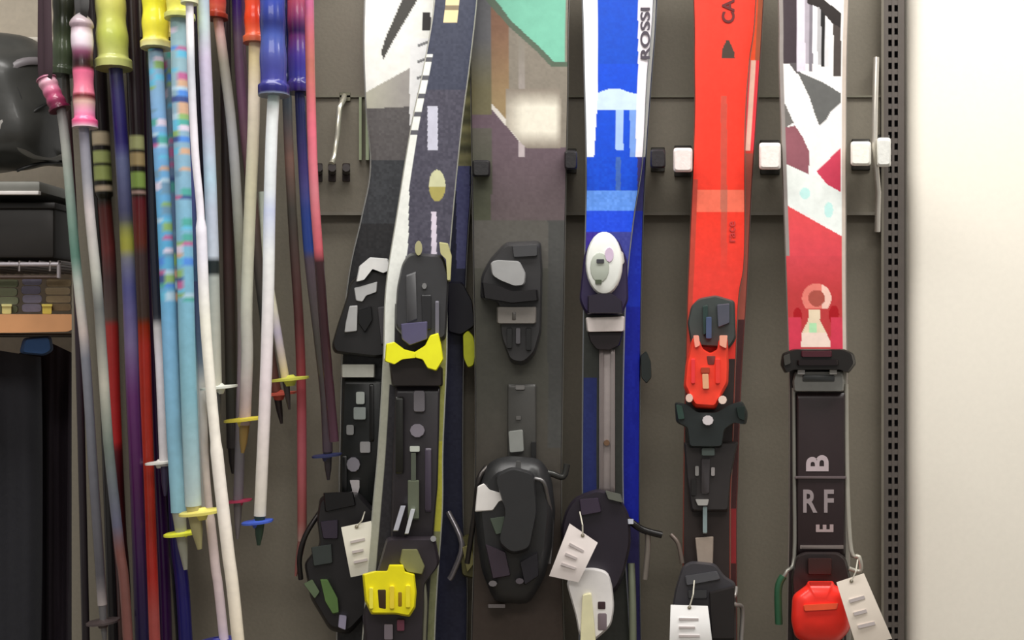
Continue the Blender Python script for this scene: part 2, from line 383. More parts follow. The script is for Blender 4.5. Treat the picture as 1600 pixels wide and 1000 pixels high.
detail(t, [('toe_wing', [(603, 537), (616, 534), (632, 546), (652, 551), (652, 559), (628, 562), (616, 570), (601, 565)], f+0.028, f+0.046, (250, 244, 30)),
           ('toe_wing', [(648, 550), (664, 540), (672, 524), (685, 520), (690, 540), (693, 562), (682, 580), (668, 576), (660, 562), (648, 559)], f+0.028, f+0.048, (250, 246, 36)),
           ('spring_cap', ell(654, 388, 6, 12, 12), f+0.02, f+0.04, (176, 172, 130), 0.2, 0), ('spring_cap', [(686, 378), (700, 380), (706, 400), (704, 440), (699, 440), (697, 405), (688, 396)], f+0.02, f+0.04, (196, 192, 138), 0.2),
           ('adjust_slot', rect(680, 470, 686, 540), f+0.032, f+0.04, (120, 118, 128), 0.3),
           ('toe_ridge', [(634, 430), (650, 424), (652, 500), (636, 506)], f+0.033, f+0.038, (74, 74, 76)), ('screw', ell(663, 447, 4, 5, 8), f+0.034, f+0.04, (140, 140, 140), 0.5, 0),
           ('toe_ridge', [(658, 460), (674, 460), (674, 515), (660, 518)], f+0.033, f+0.038, (34, 34, 36)), ('toe_hub', [(626, 506), (668, 502), (668, 530), (640, 540), (628, 530)], f+0.03, f+0.042, (86, 82, 112))])
binding('toe_plate', skB, [(607, 560), (640, 556), (692, 574), (692, 604), (612, 604)], f, f+0.026, (36, 28, 26), r=4)
t = binding('heel_track', skB, [(618, 604), (688, 604), (684, 760), (676, 850), (610, 850), (612, 760)], f, f+0.014, (42, 38, 42), r=4)
detail(t, [('rivet', rect(646, 610, 664, 644), f+0.013, f+0.02, (124, 120, 126), 0.3, 4), ('rivet', ell(652, 673, 12, 11, 10), f+0.013, f+0.02, (138, 132, 142), 0.3, 0),
           ('rivet', rect(640, 697, 656, 706), f+0.013, f+0.022, (200, 205, 196), 0.3, 2), ('track_rod', rect(642, 707, 650, 752), f+0.013, f+0.022, (90, 96, 84), 0.3, 1),
           ('track_rod', rect(637, 750, 655, 812), f+0.013, f+0.024, (104, 110, 92), 0.3, 2), ('track_rib', rect(618, 620, 630, 740), f+0.013, f+0.018, (24, 24, 20)),
           ('track_rib', rect(664, 700, 674, 800), f+0.013, f+0.018, (64, 56, 70)), ('spring_bar', [(626, 790), (634, 790), (622, 830), (614, 830)], f+0.02, f+0.034, (210, 212, 225), 0.5, 1),
           ('spring_bar', [(642, 795), (649, 795), (638, 835), (632, 835)], f+0.02, f+0.034, (230, 232, 238), 0.5, 1)])
t = binding('heel_binding', skB, [(604, 838), (680, 838), (688, 880), (664, 912), (660, 1030), (572, 1030), (566, 960), (590, 890)], f, f+0.03, (44, 38, 44), r=8)
detail(t, [('heel_cup', [(566, 897), (585, 892), (605, 892), (608, 882), (630, 882), (633, 893), (648, 897), (651, 925), (649, 950), (640, 964), (618, 960), (580, 960), (570, 940)], f+0.026, f+0.056, (246, 232, 24)),
           ('cup_window', [(590, 921), (603, 921), (603, 952), (592, 950)], f+0.0555, f+0.0562, (60, 44, 20)), ('cup_window', rect(622, 925, 628, 948), f+0.0555, f+0.0562, (150, 118, 20)),
           ('cup_ridge', rect(577, 918, 583, 952), f+0.055, f+0.06, (250, 236, 80)), ('cup_ridge', rect(609, 915, 616, 952), f+0.055, f+0.06, (240, 214, 60)), ('cup_ridge', rect(634, 914, 641, 950), f+0.055, f+0.06, (250, 230, 50)),
           ('heel_cap', [(628, 858), (652, 858), (664, 885), (660, 898), (636, 894), (624, 878)], f+0.026, f+0.044, (124, 124, 84)),
           ('rivet', rect(600, 975, 614, 1000), f+0.028, f+0.036, (140, 130, 140), 0.2, 2), ('rivet', rect(620, 968, 632, 986), f+0.028, f+0.036, (120, 66, 84), 0.2, 2), ('screw', ell(677, 842, 5, 5, 8), f+0.026, f+0.034, (176, 176, 178), 0.5, 0)])
bow('brake_arm', [(660, 900, f+0.02), (664, 940, f+0.02), (662, 1000, f+0.02), (664, 1040, f+0.02)], 0.0035, (150, 150, 130), skB)

# --- ski D: wide grey / mint
def colD(x, y, u):
    n = noise(x, y, 6)
    if inside([(770, -6), (700, -130), (890, -130), (890, 96), (866, 97), (842, 72), (800, 34)], x, y) and u < 0.97: return (120, 190, 165)
    if inside([(770, -6), (700, -130), (690, -120), (758, 0), (796, 42), (838, 80), (862, 105), (890, 104), (890, 96), (866, 97), (842, 72), (800, 34)], x, y): return (84, 98, 82)
    e = 172+(x-770)*1.15
    if x > 790 and x < 876 and 138 < y < 232 and y < e: return add(mixc((136, 126, 114), (230, 224, 208), min(1, 1.7*(1-abs(y-186)/46))*min(1, 0.35+(x-790)/40, (880-x)/12)), n)  # cream patch fading into grey-brown at its edges
    if 768 < x < 814 and abs(y-e+4) < 5: return (216, 210, 202)
    if abs(x-815) < 5 and 60 < y < 245: return add(mixc((130, 124, 112), (186, 174, 176), (y-60)/180), n)
    if y < e and x >= 768 and y < 230:
        if x < 795: return add(mixc((122, 88, 68), (150, 128, 92), (y-40)/120), n)
        return add((132, 124, 112), n*1.4)
    if y < 180 and x < 768: return add(mixc((92, 92, 96), (106, 100, 72), (y-60)/80), n)
    if y < 345:
        if x < 768 and y > 200: return add(mixc((92, 88, 80), (74, 76, 60), (y-200)/100), n)
        return add(mixc((100, 82, 92), (94, 82, 84), (y-200)/140), n*1.3)
    if x > 856 and y < 700: return add((72, 72, 70), n)
    if y < 420: return add((88, 85, 80), n)
    return add(mixc((78, 77, 70), (66, 56, 50), (y-600)/300), n*0.7)
skD = ski([(-380, 728, 902), (0, 735, 888), (150, 737, 886), (350, 740, 882), (600, 744, 878), (800, 743, 876), (1000, 738, 880), (1300, 730, 892), (1715, 745, 880)],
          0.096, 0.017, colD, 'wide dark grey ski with a mint green corner and black binding', side=(52, 50, 48), edge=(142, 140, 134))
t = binding('toe_binding', skD, [(790, 378), (845, 376), (848, 420), (846, 520), (836, 555), (818, 572), (798, 568), (784, 530), (778, 470), (750, 468), (752, 430), (765, 405)], 0.096, 0.128, (46, 45, 46), r=8)
detail(t, [('toe_cover', [(766, 410), (776, 406), (812, 408), (822, 428), (820, 446), (805, 448), (780, 438), (768, 430)], 0.122, 0.142, (160, 160, 160), 0.1, 5),
           ('toe_wing', [(752, 440), (775, 445), (800, 455), (840, 452), (842, 470), (800, 474), (755, 466)], 0.122, 0.145, (20, 18, 20)),
           ('boot_pad', rect(776, 479, 838, 506), 0.122, 0.136, (122, 117, 112), 0.1, 3),
           ('pad_notch', rect(800, 488, 806, 500), 0.1355, 0.1365, (78, 74, 70), 0, 1),
           ('toe_ridge', rect(792, 512, 800, 545), 0.124, 0.134, (28, 28, 28)), ('toe_ridge', rect(806, 512, 813, 538), 0.124, 0.134, (76, 74, 78)),
           ('toe_ridge', rect(822, 512, 830, 548), 0.124, 0.134, (24, 24, 24)), ('toe_ridge', [(800, 384), (840, 382), (840, 400), (802, 402)], 0.122, 0.134, (66, 66, 68))])
t = binding('heel_track', skD, rect(793, 600, 838, 730), 0.096, 0.103, (66, 65, 62), r=4)
detail(t, [('screw', rect(805, 602, 820, 609), 0.102, 0.106, (128, 126, 124), 0.2, 2), ('heel_window', [(794, 674), (817, 671), (819, 706), (796, 708)], 0.102, 0.112, (142, 144, 140), 0.1, 3), ('track_mark', rect(830, 690, 838, 722), 0.102, 0.106, (26, 26, 26), 0, 2), ('screw', rect(806, 650, 814, 656), 0.102, 0.105, (98, 96, 94), 0.2, 1)])
t = binding('heel_binding', skD, [(766, 720), (792, 712), (845, 716), (862, 745), (868, 800), (862, 860), (850, 905), (826, 945), (772, 940), (752, 890), (744, 830), (740, 790), (750, 745)], 0.096, 0.142, (40, 40, 41), r=14, bev=0.8)
detail(t, [('heel_lever', [(772, 742), (800, 728), (835, 738), (840, 800), (828, 860), (800, 868), (778, 850), (790, 800)], 0.138, 0.158, (44, 44, 45), 0, 10),
           ('sticker', [(746, 760), (756, 755), (765, 765), (782, 770), (790, 780), (780, 784), (770, 798), (742, 800)], 0.138, 0.1435, (232, 228, 224), 0, 2),
           ('heel_badge', [(765, 810), (792, 806), (794, 830), (775, 836)], 0.138, 0.144, (78, 88, 76)),
           ('heel_ridge', [(758, 850), (790, 862), (798, 900), (770, 905)], 0.13, 0.15, (54, 44, 54)), ('heel_ridge', [(812, 878), (840, 862), (842, 900), (820, 915)], 0.13, 0.15, (30, 28, 34)),
           ('screw', ell(770, 912, 7, 5, 8), 0.13, 0.152, (120, 116, 118), 0.4, 0), ('screw', ell(812, 908, 7, 5, 8), 0.13, 0.15, (96, 90, 96), 0.4, 0),
           ('heel_ridge', rect(762, 944, 790, 950), 0.1, 0.125, (110, 104, 104), 0.1, 1), ('heel_ridge', rect(806, 720, 814, 746), 0.14, 0.15, (76, 76, 76))])
bow('brake_arm', [(832, 748, 0.145), (848, 752, 0.148), (855, 775, 0.14), (862, 820, 0.125), (858, 880, 0.12)], 0.003, (120, 118, 118), skD)
bow('brake_arm', [(838, 735, 0.12), (862, 740, 0.12), (880, 745, 0.115), (886, 725, 0.115)], 0.0042, (72, 72, 70), skD)
bow('brake_arm', [(760, 730, 0.12), (748, 750, 0.13), (742, 800, 0.12), (730, 880, 0.11)], 0.0035, (66, 62, 60), skD)

# --- ski E pair: blue
BL = (10, 88, 226)
def colE(x, y, u):
    n = noise(x, y, 8)
    L = 934-(0 if y < 150 else (y-150)*0.06)
    if y < 246:
        if x < L and u < 0.22: return (238, 242, 246)
        if x > 997-max(0, (y-100)*0.03): return (242, 236, 242)
        if 142+4*math.sin(x*0.09) < y < 172: return (205, 226, 246)  # pale band with a wavy upper edge across the blue
        if 168 < y < 235 and 962 < x < 974: return (170, 200, 245)
        if 160 < y and x > 984: return (120, 160, 232)
        if u > 0.92: return (240, 234, 240)
        return add((0, 74, 200), n) if y < 100 else add((0, 74, 214), n)
    if y < 298: return add((0, 74, 212) if x < 962 or x > 970 else (60, 100, 180), n*2) if x < 996 else (56, 50, 110)
    if y < 330: return add((96, 150, 240), n*3)  # lighter blue band across the full width
    if y < 362: return add((24, 74, 226), n*2)
    if y < 480: return add((56, 40, 150), n*2) if u < 0.5 else add((60, 66, 150), n*2)
    if u < 0.34 and y > 590: return add((30, 40, 96), n)
    return add((48, 50, 46), n*0.7)
def colE2(x, y, u):
    n = noise(x, y, 8)
    if y < 246: return (236, 230, 238) if u < 0.93 else (176, 176, 172)
    if y < 330: return add((50, 48, 110), n)
    if y < 480: return add((12, 40, 170), n*2)
    if y < 820: return add((6, 24, 150), n*2)
    return add((38, 34, 80), n)
skE2 = ski([(-300, 935, 1034), (0, 932, 1025), (120, 929, 1017), (250, 926, 1008), (400, 922, 1002), (600, 920, 999), (850, 918, 998), (1100, 916, 1002), (1500, 912, 1012), (1715, 922, 1005)],
           0.082, 0.014, colE2, 'deep blue ski standing behind the front blue ski, only its right side showing', side=(30, 34, 90), edge=(110, 115, 120))
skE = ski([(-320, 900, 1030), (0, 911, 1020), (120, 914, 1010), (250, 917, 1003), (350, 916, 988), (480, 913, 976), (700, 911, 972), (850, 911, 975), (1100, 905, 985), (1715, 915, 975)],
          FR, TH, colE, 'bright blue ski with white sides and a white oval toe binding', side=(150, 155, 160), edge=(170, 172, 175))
text('lettering', 'ROSSI', 19, 1009, 52, FR+0.0008, (70, 62, 74), skE, 90, 0.0004, 1.6)
t = binding('toe_binding', skE, [(912, 400), (925, 372), (965, 372), (980, 405), (982, 470), (972, 492), (915, 492), (905, 470)], FR, FR+0.026, (48, 38, 74), r=8)
V, F = loft_m(ell(944, 412, 29, 50, 26), [(1, FR+0.02), (1, FR+0.036), (0.93, FR+0.042), (0.8, FR+0.044)]); tc_ = build('toe_cap', V, F, mat((238, 240, 234), 0.35), t, smooth=40)
detail(t, [('cap_window', ell(937, 418, 15, 24, 16), FR+0.043, FR+0.0452, (176, 182, 170), 0, 0), ('cap_window', ell(952, 398, 7, 12, 12), FR+0.043, FR+0.0456, (212, 190, 214), 0, 0),
           ('screw', rect(932, 405, 944, 411), FR+0.044, FR+0.047, (60, 60, 66), 0, 1), ('screw', rect(930, 437, 940, 444), FR+0.043, FR+0.047, (76, 84, 66), 0, 1),
           ('toe_jaw', [(918, 462), (938, 458), (956, 458), (972, 470), (974, 490), (918, 490)], FR+0.022, FR+0.042, (36, 30, 44)),
           ('cap_rib', [(962, 385), (974, 395), (976, 410), (968, 420)], FR+0.02, FR+0.036, (188, 184, 176))])
binding('boot_pad', skE, [(915, 496), (976, 494), (976, 518), (917, 519)], FR, FR+0.028, (226, 216, 212), r=3)
binding('pad_base', skE, [(918, 519), (974, 519), (968, 540), (952, 547), (932, 546), (922, 534)], FR, FR+0.02, (28, 18, 22), r=3)
t = binding('heel_track', skE, rect(936, 546, 961, 770), FR, FR+0.008, (160, 150, 148), r=1, metal=0.35)
detail(t, [('track_rail', rect(938, 546, 943, 768), FR+0.007, FR+0.011, (128, 118, 116), 0.4, 1), ('track_rail', rect(954, 546, 959, 768), FR+0.007, FR+0.011, (140, 132, 130), 0.4, 1), ('screw', ell(948, 692, 5, 5, 8), FR+0.007, FR+0.012, (120, 92, 70), 0.4, 0)])
t = binding('heel_binding', skE, [(898, 776), (935, 762), (968, 775), (984, 805), (986, 850), (975, 900), (960, 930), (905, 900), (880, 868), (876, 825), (884, 796)], FR, FR+0.032, (36, 30, 40), r=12)
detail(t, [('heel_cup', [(884, 908), (900, 890), (925, 886), (950, 892), (957, 915), (960, 950), (955, 978), (940, 992), (925, 1004), (905, 995), (900, 965)], FR+0.028, FR+0.054, (232, 228, 226), 0, 10),
           ('cup_core', [(910, 928), (924, 925), (928, 965), (932, 1010), (906, 1010), (908, 965)], FR+0.052, FR+0.062, (226, 220, 180), 0, 4), ('cup_window', rect(934, 940, 946, 952), FR+0.0535, FR+0.0548, (66, 48, 52), 0, 2),
           ('cup_window', rect(934, 958, 948, 985), FR+0.0535, FR+0.0545, (120, 106, 112), 0, 3),
           ('heel_ridge', [(945, 766), (970, 772), (974, 786), (950, 780)], FR+0.03, FR+0.04, (96, 98, 90)), ('heel_ridge', [(905, 780), (935, 778), (940, 800), (908, 806)], FR+0.03, FR+0.038, (56, 46, 62))])
bow('brake_arm', [(960, 800, FR+0.01), (985, 815, FR+0.02), (1005, 828, FR+0.02), (1034, 836, FR+0.02)], 0.0045, (24, 22, 22), skE, 0.2)
bow('brake_arm', [(1012, 832, FR+0.018), (1012, 860, FR+0.018), (1008, 905, FR+0.018)], 0.0038, (128, 120, 112), skE, 0.4)
bow('brake_arm', [(986, 880, FR+0.005), (988, 930, FR+0.01), (989, 1010, FR+0.01)], 0.005, (132, 138, 118), skE, 0.3)
loft('brake_clip', rect(978, 811, 990, 819), FR+0.02, FR+0.03, mat((215, 218, 232), 0.3, 0.3), skE, 1)
t = loft('brake_pad', [(1001, 555), (1010, 548), (1017, 565), (1018, 590), (1010, 600), (1002, 590)], 0.05, 0.085, mat((24, 34, 32), 0.5), skE2, 3)

# --- ski F pair: red
def colF(x, y, u):
    n = noise(x, y, 5)
    c = (244, 56, 36)
    if abs(x-1131) < 5 and 150 < y < 460: c = (204, 76, 60)
    if 1128 < x < 1148 and 92 > y > 62 and abs(x-1137) < (y-58)*0.45: return (70, 56, 46)
    if 296 < y < 332: c = mixc(c, (248, 160, 130), 0.55) if abs(x-1131) > 5 else (200, 110, 90)  # paler band mixed into the red
    if y > 330: c = mixc(c, (236, 62, 50), (y-330)/100)
    if u < 0.1 and y > 280: c = (190, 66, 50)
    if y > 560: return (52, 44, 42)
    return add(c, n)
def colF2(x, y, u):
    n = noise(x, y, 5)
    if y < 95: return add((254, 84, 36), n) if u < 0.93 else (170, 90, 60)
    if y < 235: return (240, 196, 176) if u > 0.86 and u < 0.95 else (232, 60, 70)
    if y < 500: return (156, 80, 66) if y > 240 else (200, 60, 50)
    if 795 < y < 880: return (146, 44, 48)
    return add((70, 38, 38), n)
skF2 = ski([(-330, 1092, 1208), (0, 1093, 1192), (150, 1092, 1183), (300, 1088, 1173), (450, 1082, 1166), (600, 1078, 1157), (750, 1074, 1152), (900, 1070, 1150), (1715, 1070, 1155)],
           0.082, 0.014, colF2, 'orange-red ski behind the front red ski, showing along its right side', side=(120, 40, 34), edge=(120, 110, 105))
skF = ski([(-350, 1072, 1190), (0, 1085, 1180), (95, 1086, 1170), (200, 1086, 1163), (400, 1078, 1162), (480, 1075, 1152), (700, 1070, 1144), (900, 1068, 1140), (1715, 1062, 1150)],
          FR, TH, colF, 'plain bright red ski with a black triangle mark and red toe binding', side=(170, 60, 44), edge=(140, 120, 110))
text('lettering', 'CA', 25, 1139, 18, FR+0.0008, (96, 14, 14), skF, 90, 0.0006, 1.0)
text('lettering', 'race', 18, 1143, 362, FR+0.0008, (196, 52, 50), skF, 90, 0.0002, 1.0)
t = binding('toe_plate', skF, [(1080, 478), (1092, 466), (1118, 461), (1148, 470), (1150, 530), (1140, 545), (1080, 540), (1074, 505)], FR, FR+0.018, (62, 68, 66), r=5)
detail(t, [('plate_rib', [(1098, 478), (1106, 476), (1106, 520), (1099, 525)], FR+0.017, FR+0.024, (40, 60, 56)), ('plate_rib', [(1120, 476), (1140, 474), (1140, 505), (1122, 512)], FR+0.017, FR+0.024, (78, 80, 92)), ('plate_rib', [(1103, 495), (1112, 495), (1112, 530), (1103, 530)], FR+0.017, FR+0.026, (70, 84, 116))])
t = binding('toe_binding', skF, [(1078, 540), (1082, 528), (1090, 524), (1098, 545), (1110, 552), (1122, 545), (1125, 526), (1137, 528), (1139, 570), (1138, 600), (1126, 622), (1118, 640), (1085, 638), (1068, 605), (1071, 570)], FR, FR+0.038, (250, 66, 44), r=4, bev=0.9)
detail(t, [('release_window', [(1097, 584), (1107, 584), (1108, 608), (1098, 608)], FR+0.037, FR+0.041, (228, 170, 130)), ('window_frame', [(1095, 574), (1109, 574), (1109, 583), (1095, 583)], FR+0.037, FR+0.041, (170, 64, 40)),
           ('toe_tooth', [(1083, 524), (1092, 524), (1094, 540), (1086, 544)], FR+0.03, FR+0.044, (250, 160, 140)), ('toe_tooth', [(1124, 524), (1137, 524), (1135, 545), (1124, 540)], FR+0.03, FR+0.044, (238, 165, 140)),
           ('screw', ell(1077, 622, 6, 7, 10), FR+0.032, FR+0.044, (240, 205, 190), 0.2, 0), ('screw', ell(1129, 625, 7, 7, 10), FR+0.032, FR+0.044, (246, 218, 204), 0.2, 0),
           ('toe_ridge', rect(1080, 560, 1086, 600), FR+0.037, FR+0.042, (236, 56, 60)), ('toe_ridge', rect(1118, 560, 1125, 600), FR+0.037, FR+0.042, (238, 60, 50)),
           ('toe_gap', [(1104, 556), (1118, 556), (1116, 570), (1106, 570)], FR+0.037, FR+0.0385, (110, 44, 40))])
t = binding('toe_jaw', skF, [(1054, 628), (1070, 630), (1088, 644), (1120, 644), (1140, 632), (1160, 626), (1169, 645), (1166, 664), (1148, 660), (1132, 672), (1128, 700), (1076, 700), (1072, 668), (1056, 660)], FR+0.0, FR+0.034, (34, 40, 40), r=5)
detail(t, [('jaw_knob', ell(1106, 657, 9, 8, 10), FR+0.032, FR+0.042, (220, 212, 214), 0.2, 0), ('jaw_pad', [(1056, 632), (1066, 634), (1070, 655), (1060, 656)], FR+0.032, FR+0.04, (44, 66, 58)), ('jaw_pad', [(1150, 636), (1164, 634), (1164, 658), (1154, 654)], FR+0.032, FR+0.04, (20, 34, 30))])
t = binding('heel_track', skF, [(1068, 690), (1154, 690), (1150, 704), (1142, 745), (1138, 800), (1080, 800), (1072, 745)], FR, FR+0.018, (46, 42, 42), r=4)
detail(t, [('rivet', rect(1086, 728, 1092, 744), FR+0.017, FR+0.023, (140, 138, 136), 0.3, 2), ('rivet', rect(1111, 730, 1117, 744), FR+0.017, FR+0.023, (160, 155, 154), 0.3, 2), ('track_rib', rect(1096, 700, 1117, 712), FR+0.017, FR+0.024, (92, 104, 100), 0, 2),
           ('track_bar', [(1086, 780), (1108, 780), (1106, 790), (1090, 790)], FR+0.017, FR+0.026, (176, 174, 170), 0.3, 2), ('track_rib', [(1096, 716), (1110, 716), (1108, 772), (1096, 772)], FR+0.017, FR+0.022, (62, 58, 60)), ('track_rib', rect(1080, 748, 1088, 775), FR+0.017, FR+0.022, (28, 26, 26))])
binding('spring_rod', skF, rect(1098, 790, 1105, 834), FR, FR+0.02, (150, 168, 170), r=2, metal=0.4)
binding('heel_plate', skF, [(1086, 840), (1115, 838), (1114, 884), (1090, 884)], FR, FR+0.016, (156, 142, 130), r=2)
t = binding('heel_binding', skF, [(1066, 884), (1080, 876), (1118, 880), (1132, 900), (1150, 910), (1150, 1040), (1046, 1040), (1048, 960), (1055, 920)], FR, FR+0.034, (62, 60, 64), r=8)
detail(t, [('heel_ridge', [(1070, 900), (1120, 892), (1126, 905), (1072, 915)], FR+0.032, FR+0.04, (82, 82, 86)), ('heel_ridge', [(1108, 925), (1148, 915), (1148, 1000), (1112, 1000)], FR+0.03, FR+0.042, (34, 30, 30)), ('heel_ridge', rect(1075, 922, 1105, 935), FR+0.032, FR+0.039, (56, 56, 58))])
bow('brake_arm', [(1150, 918, FR+0.02), (1148, 930, FR+0.03), (1140, 940, FR+0.035), (1150, 945, FR+0.035), (1160, 952, FR+0.02), (1158, 1000, FR+0.02)], 0.003, (150, 145, 140), skF, 0.4)
bow('brake_arm', [(1048, 835, FR+0.01), (1060, 850, FR+0.015), (1066, 880, FR+0.02)], 0.003, (100, 88, 80), skF, 0.3)

# --- ski G: patterned white / black / red
W_ = (246, 242, 240); DK = (60, 50, 52)
polG = [(rect(1222, -30, 1245, 100), (62, 50, 56)), (rect(1222, -400, 1330, -30), (150, 146, 146)), ([(1232, 98), (1245, 98), (1252, 118), (1244, 114)], (90, 84, 86)), (rect(1245, -30, 1258, 112), (226, 216, 228)), (rect(1258, -30, 1264, 100), (176, 168, 178)), (rect(1264, -30, 1270, 112), (128, 122, 130)),
        (rect(1270, 5, 1277, 100), (252, 250, 254)), (rect(1277, 12, 1283, 102), (184, 182, 184)), (rect(1283, 6, 1289, 104), (28, 26, 26)), (rect(1289, 36, 1295, 104), (224, 222, 224)), (rect(1295, 38, 1302, 104), (252, 250, 246)), (rect(1302, 22, 1314, 120), (74, 66, 62)),
        ([(1258, -30), (1275, -10), (1314, 20), (1314, 44), (1300, 36), (1280, 12), (1262, 6)], (44, 38, 36)),
        ([(1246, 112), (1262, 118), (1285, 128), (1314, 146), (1314, 160), (1298, 174), (1290, 188), (1280, 196), (1274, 180), (1264, 150)], (100, 100, 98)),
        ([(1219, 148), (1228, 165), (1240, 192), (1226, 200), (1219, 196)], (112, 108, 104)),
        ([(1224, 200), (1242, 196), (1254, 214), (1264, 236), (1264, 272), (1245, 266), (1225, 254)], (146, 88, 98)),
        ([(1276, 268), (1296, 248), (1314, 230), (1314, 300), (1292, 288)], (206, 62, 88)),
        ([(1224, 254), (1262, 272), (1316, 302), (1318, 370), (1260, 334), (1224, 318)], (242, 248, 244))]
def colG(x, y, u):
    n = noise(x, y, 6)
    if u > 0.94: return (204, 190, 178) if y < 560 else (150, 146, 136)
    if u < 0.06 and y < 400: return (150, 142, 138)
    if y < 400:
        c = W_
        for p, q in polG:
            if inside(p, x, y): c = q
        if c == (242, 248, 244) and (inside(ell(1258, 302, 8, 9), x, y) or inside(ell(1295, 328, 7, 12), x, y)): c = (200, 242, 238)
        if y > 318+(x-1224)*0.56:
            c = mixc((232, 80, 84), (222, 72, 84), (y-330)/80)
        return add(c, n*0.5)
    if y < 548:
        c = mixc((218, 72, 82), (196, 60, 62), (y-400)/60)
        dx = x-1276; dy = y-466
        rr = math.hypot(dx, dy*1.0)
        if y < 490 and 13 < rr < 23 and dy < 16: c = (236, 130, 118) if dx < 8 else (250, 205, 190)
        if y < 480 and rr <= 13: c = (176, 84, 72)
        if 484 < y < 542 and abs(x-1272) < 9+max(0, (y-500))*0.5: c = (240, 220, 190) if y < 520 else (252, 226, 212)
        if inside(ell(1246, 494, 7, 13), x, y) or inside(ell(1303, 492, 8, 15), x, y): c = (176, 16, 28)
        if abs(y-512) < 8 and abs(x-1270) < 6: c = (186, 236, 186)
        if y > 495 and (x < 1252 or x > 1298): c = (216, 60, 84)
        return add(c, n*0.6)
    return add((46, 36, 36), n)
skG = ski([(-360, 1206, 1338), (0, 1217, 1325), (100, 1218, 1322), (250, 1223, 1321), (450, 1230, 1321), (600, 1234, 1323), (800, 1234, 1326), (1000, 1231, 1328), (1715, 1225, 1335)],
          FR, TH, colG, 'white, black and red patterned ski with big rotated letters near the top', side=(170, 160, 150), edge=(160, 156, 150))
t = binding('toe_binding', skG, [(1222, 552), (1240, 545), (1318, 545), (1334, 552), (1338, 568), (1326, 584), (1316, 578), (1238, 578), (1226, 584), (1219, 570)], FR, FR+0.034, (24, 20, 18), r=4)
detail(t, [('toe_bar', rect(1246, 562, 1310, 571), FR+0.033, FR+0.04, (20, 8, 10), 0, 2), ('toe_ridge', rect(1252, 548, 1300, 558), FR+0.032, FR+0.038, (70, 26, 36), 0, 2), ('toe_pad', [(1224, 556), (1234, 552), (1236, 568), (1226, 572)], FR+0.032, FR+0.04, (60, 58, 54))])
t = binding('boot_pad', skG, [(1242, 580), (1316, 580), (1320, 596), (1318, 612), (1240, 612), (1238, 596)], FR, FR+0.02, (124, 124, 120), r=3)
detail(t, [('pad_tile', rect(1246, 578, 1258, 585), FR+0.018, FR+0.026, (172, 170, 168), 0, 1), ('pad_tile', rect(1296, 578, 1308, 585), FR+0.018, FR+0.026, (172, 170, 166), 0, 1), ('pad_slot', rect(1254, 586, 1304, 596), FR+0.019, FR+0.022, (58, 60, 60), 0, 2)])
t = binding('heel_track', skG, [(1245, 614), (1320, 614), (1320, 866), (1245, 866)], FR, FR+0.010, (44, 32, 34), r=2)
detail(t, [('track_line', rect(1242, 744, 1322, 748), FR+0.009, FR+0.0125, (104, 92, 94), 0, 1), ('track_line', rect(1250, 852, 1318, 858), FR+0.009, FR+0.0125, (120, 110, 106), 0, 1)])
text('lettering', 'B', 44, 1279, 725, FR+0.0105, (186, 170, 174), t, 90, 0.0012, 1.0)
text('lettering', 'R F', 46, 1278, 785, FR+0.0105, (150, 138, 140), t, 0, 0.001, 0.75)
text('lettering', 'E', 34, 1290, 826, FR+0.0105, (170, 150, 150), t, 90, 0.001, 0.7)
t = binding('heel_binding', skG, [(1244, 868), (1256, 862), (1310, 862), (1322, 872), (1330, 905), (1322, 930), (1318, 1030), (1242, 1030), (1238, 930), (1236, 900)], FR, FR+0.026, (38, 30, 30), r=6)
V, F = loft_m(roundpoly([(1238, 930), (1260, 914), (1262, 908), (1302, 908), (1304, 914), (1324, 922), (1332, 950), (1328, 985), (1310, 1004), (1262, 1006), (1242, 996), (1236, 970)], 8), [(1, FR+0.02), (1.0, FR+0.045), (0.93, FR+0.056), (0.75, FR+0.063), (0.4, FR+0.066)])
build('heel_cup', V, F, mat((244, 50, 38), 0.3, 0, 0.05, 60), t, smooth=60)
detail(t, [('cup_ridge', [(1255, 945), (1310, 942), (1308, 952), (1256, 955)], FR+0.062, FR+0.069, (250, 92, 56)), ('cup_ridge', [(1264, 909), (1300, 909), (1298, 920), (1266, 920)], FR+0.05, FR+0.06, (206, 44, 34)),
           ('heel_ridge', rect(1262, 872, 1300, 898), FR+0.024, FR+0.034, (54, 30, 28), 0, 3)])
bow('brake_arm', [(1240, 606, FR+0.004), (1241, 740, FR+0.006), (1241, 870, FR+0.01), (1230, 892, FR+0.02), (1222, 905, FR+0.02)], 0.0026, (136, 134, 126), skG, 0.4)
bow('brake_arm', [(1322, 600, FR+0.004), (1324, 760, FR+0.006), (1330, 860, FR+0.012), (1342, 870, FR+0.02), (1344, 892, FR+0.02), (1326, 888, FR+0.02)], 0.003, (176, 172, 160), skG, 0.4)
bow('brake_arm', [(1224, 900, FR+0.02), (1216, 920, FR+0.02), (1217, 975, FR+0.02)], 0.005, (44, 88, 62), skG, 0.1)

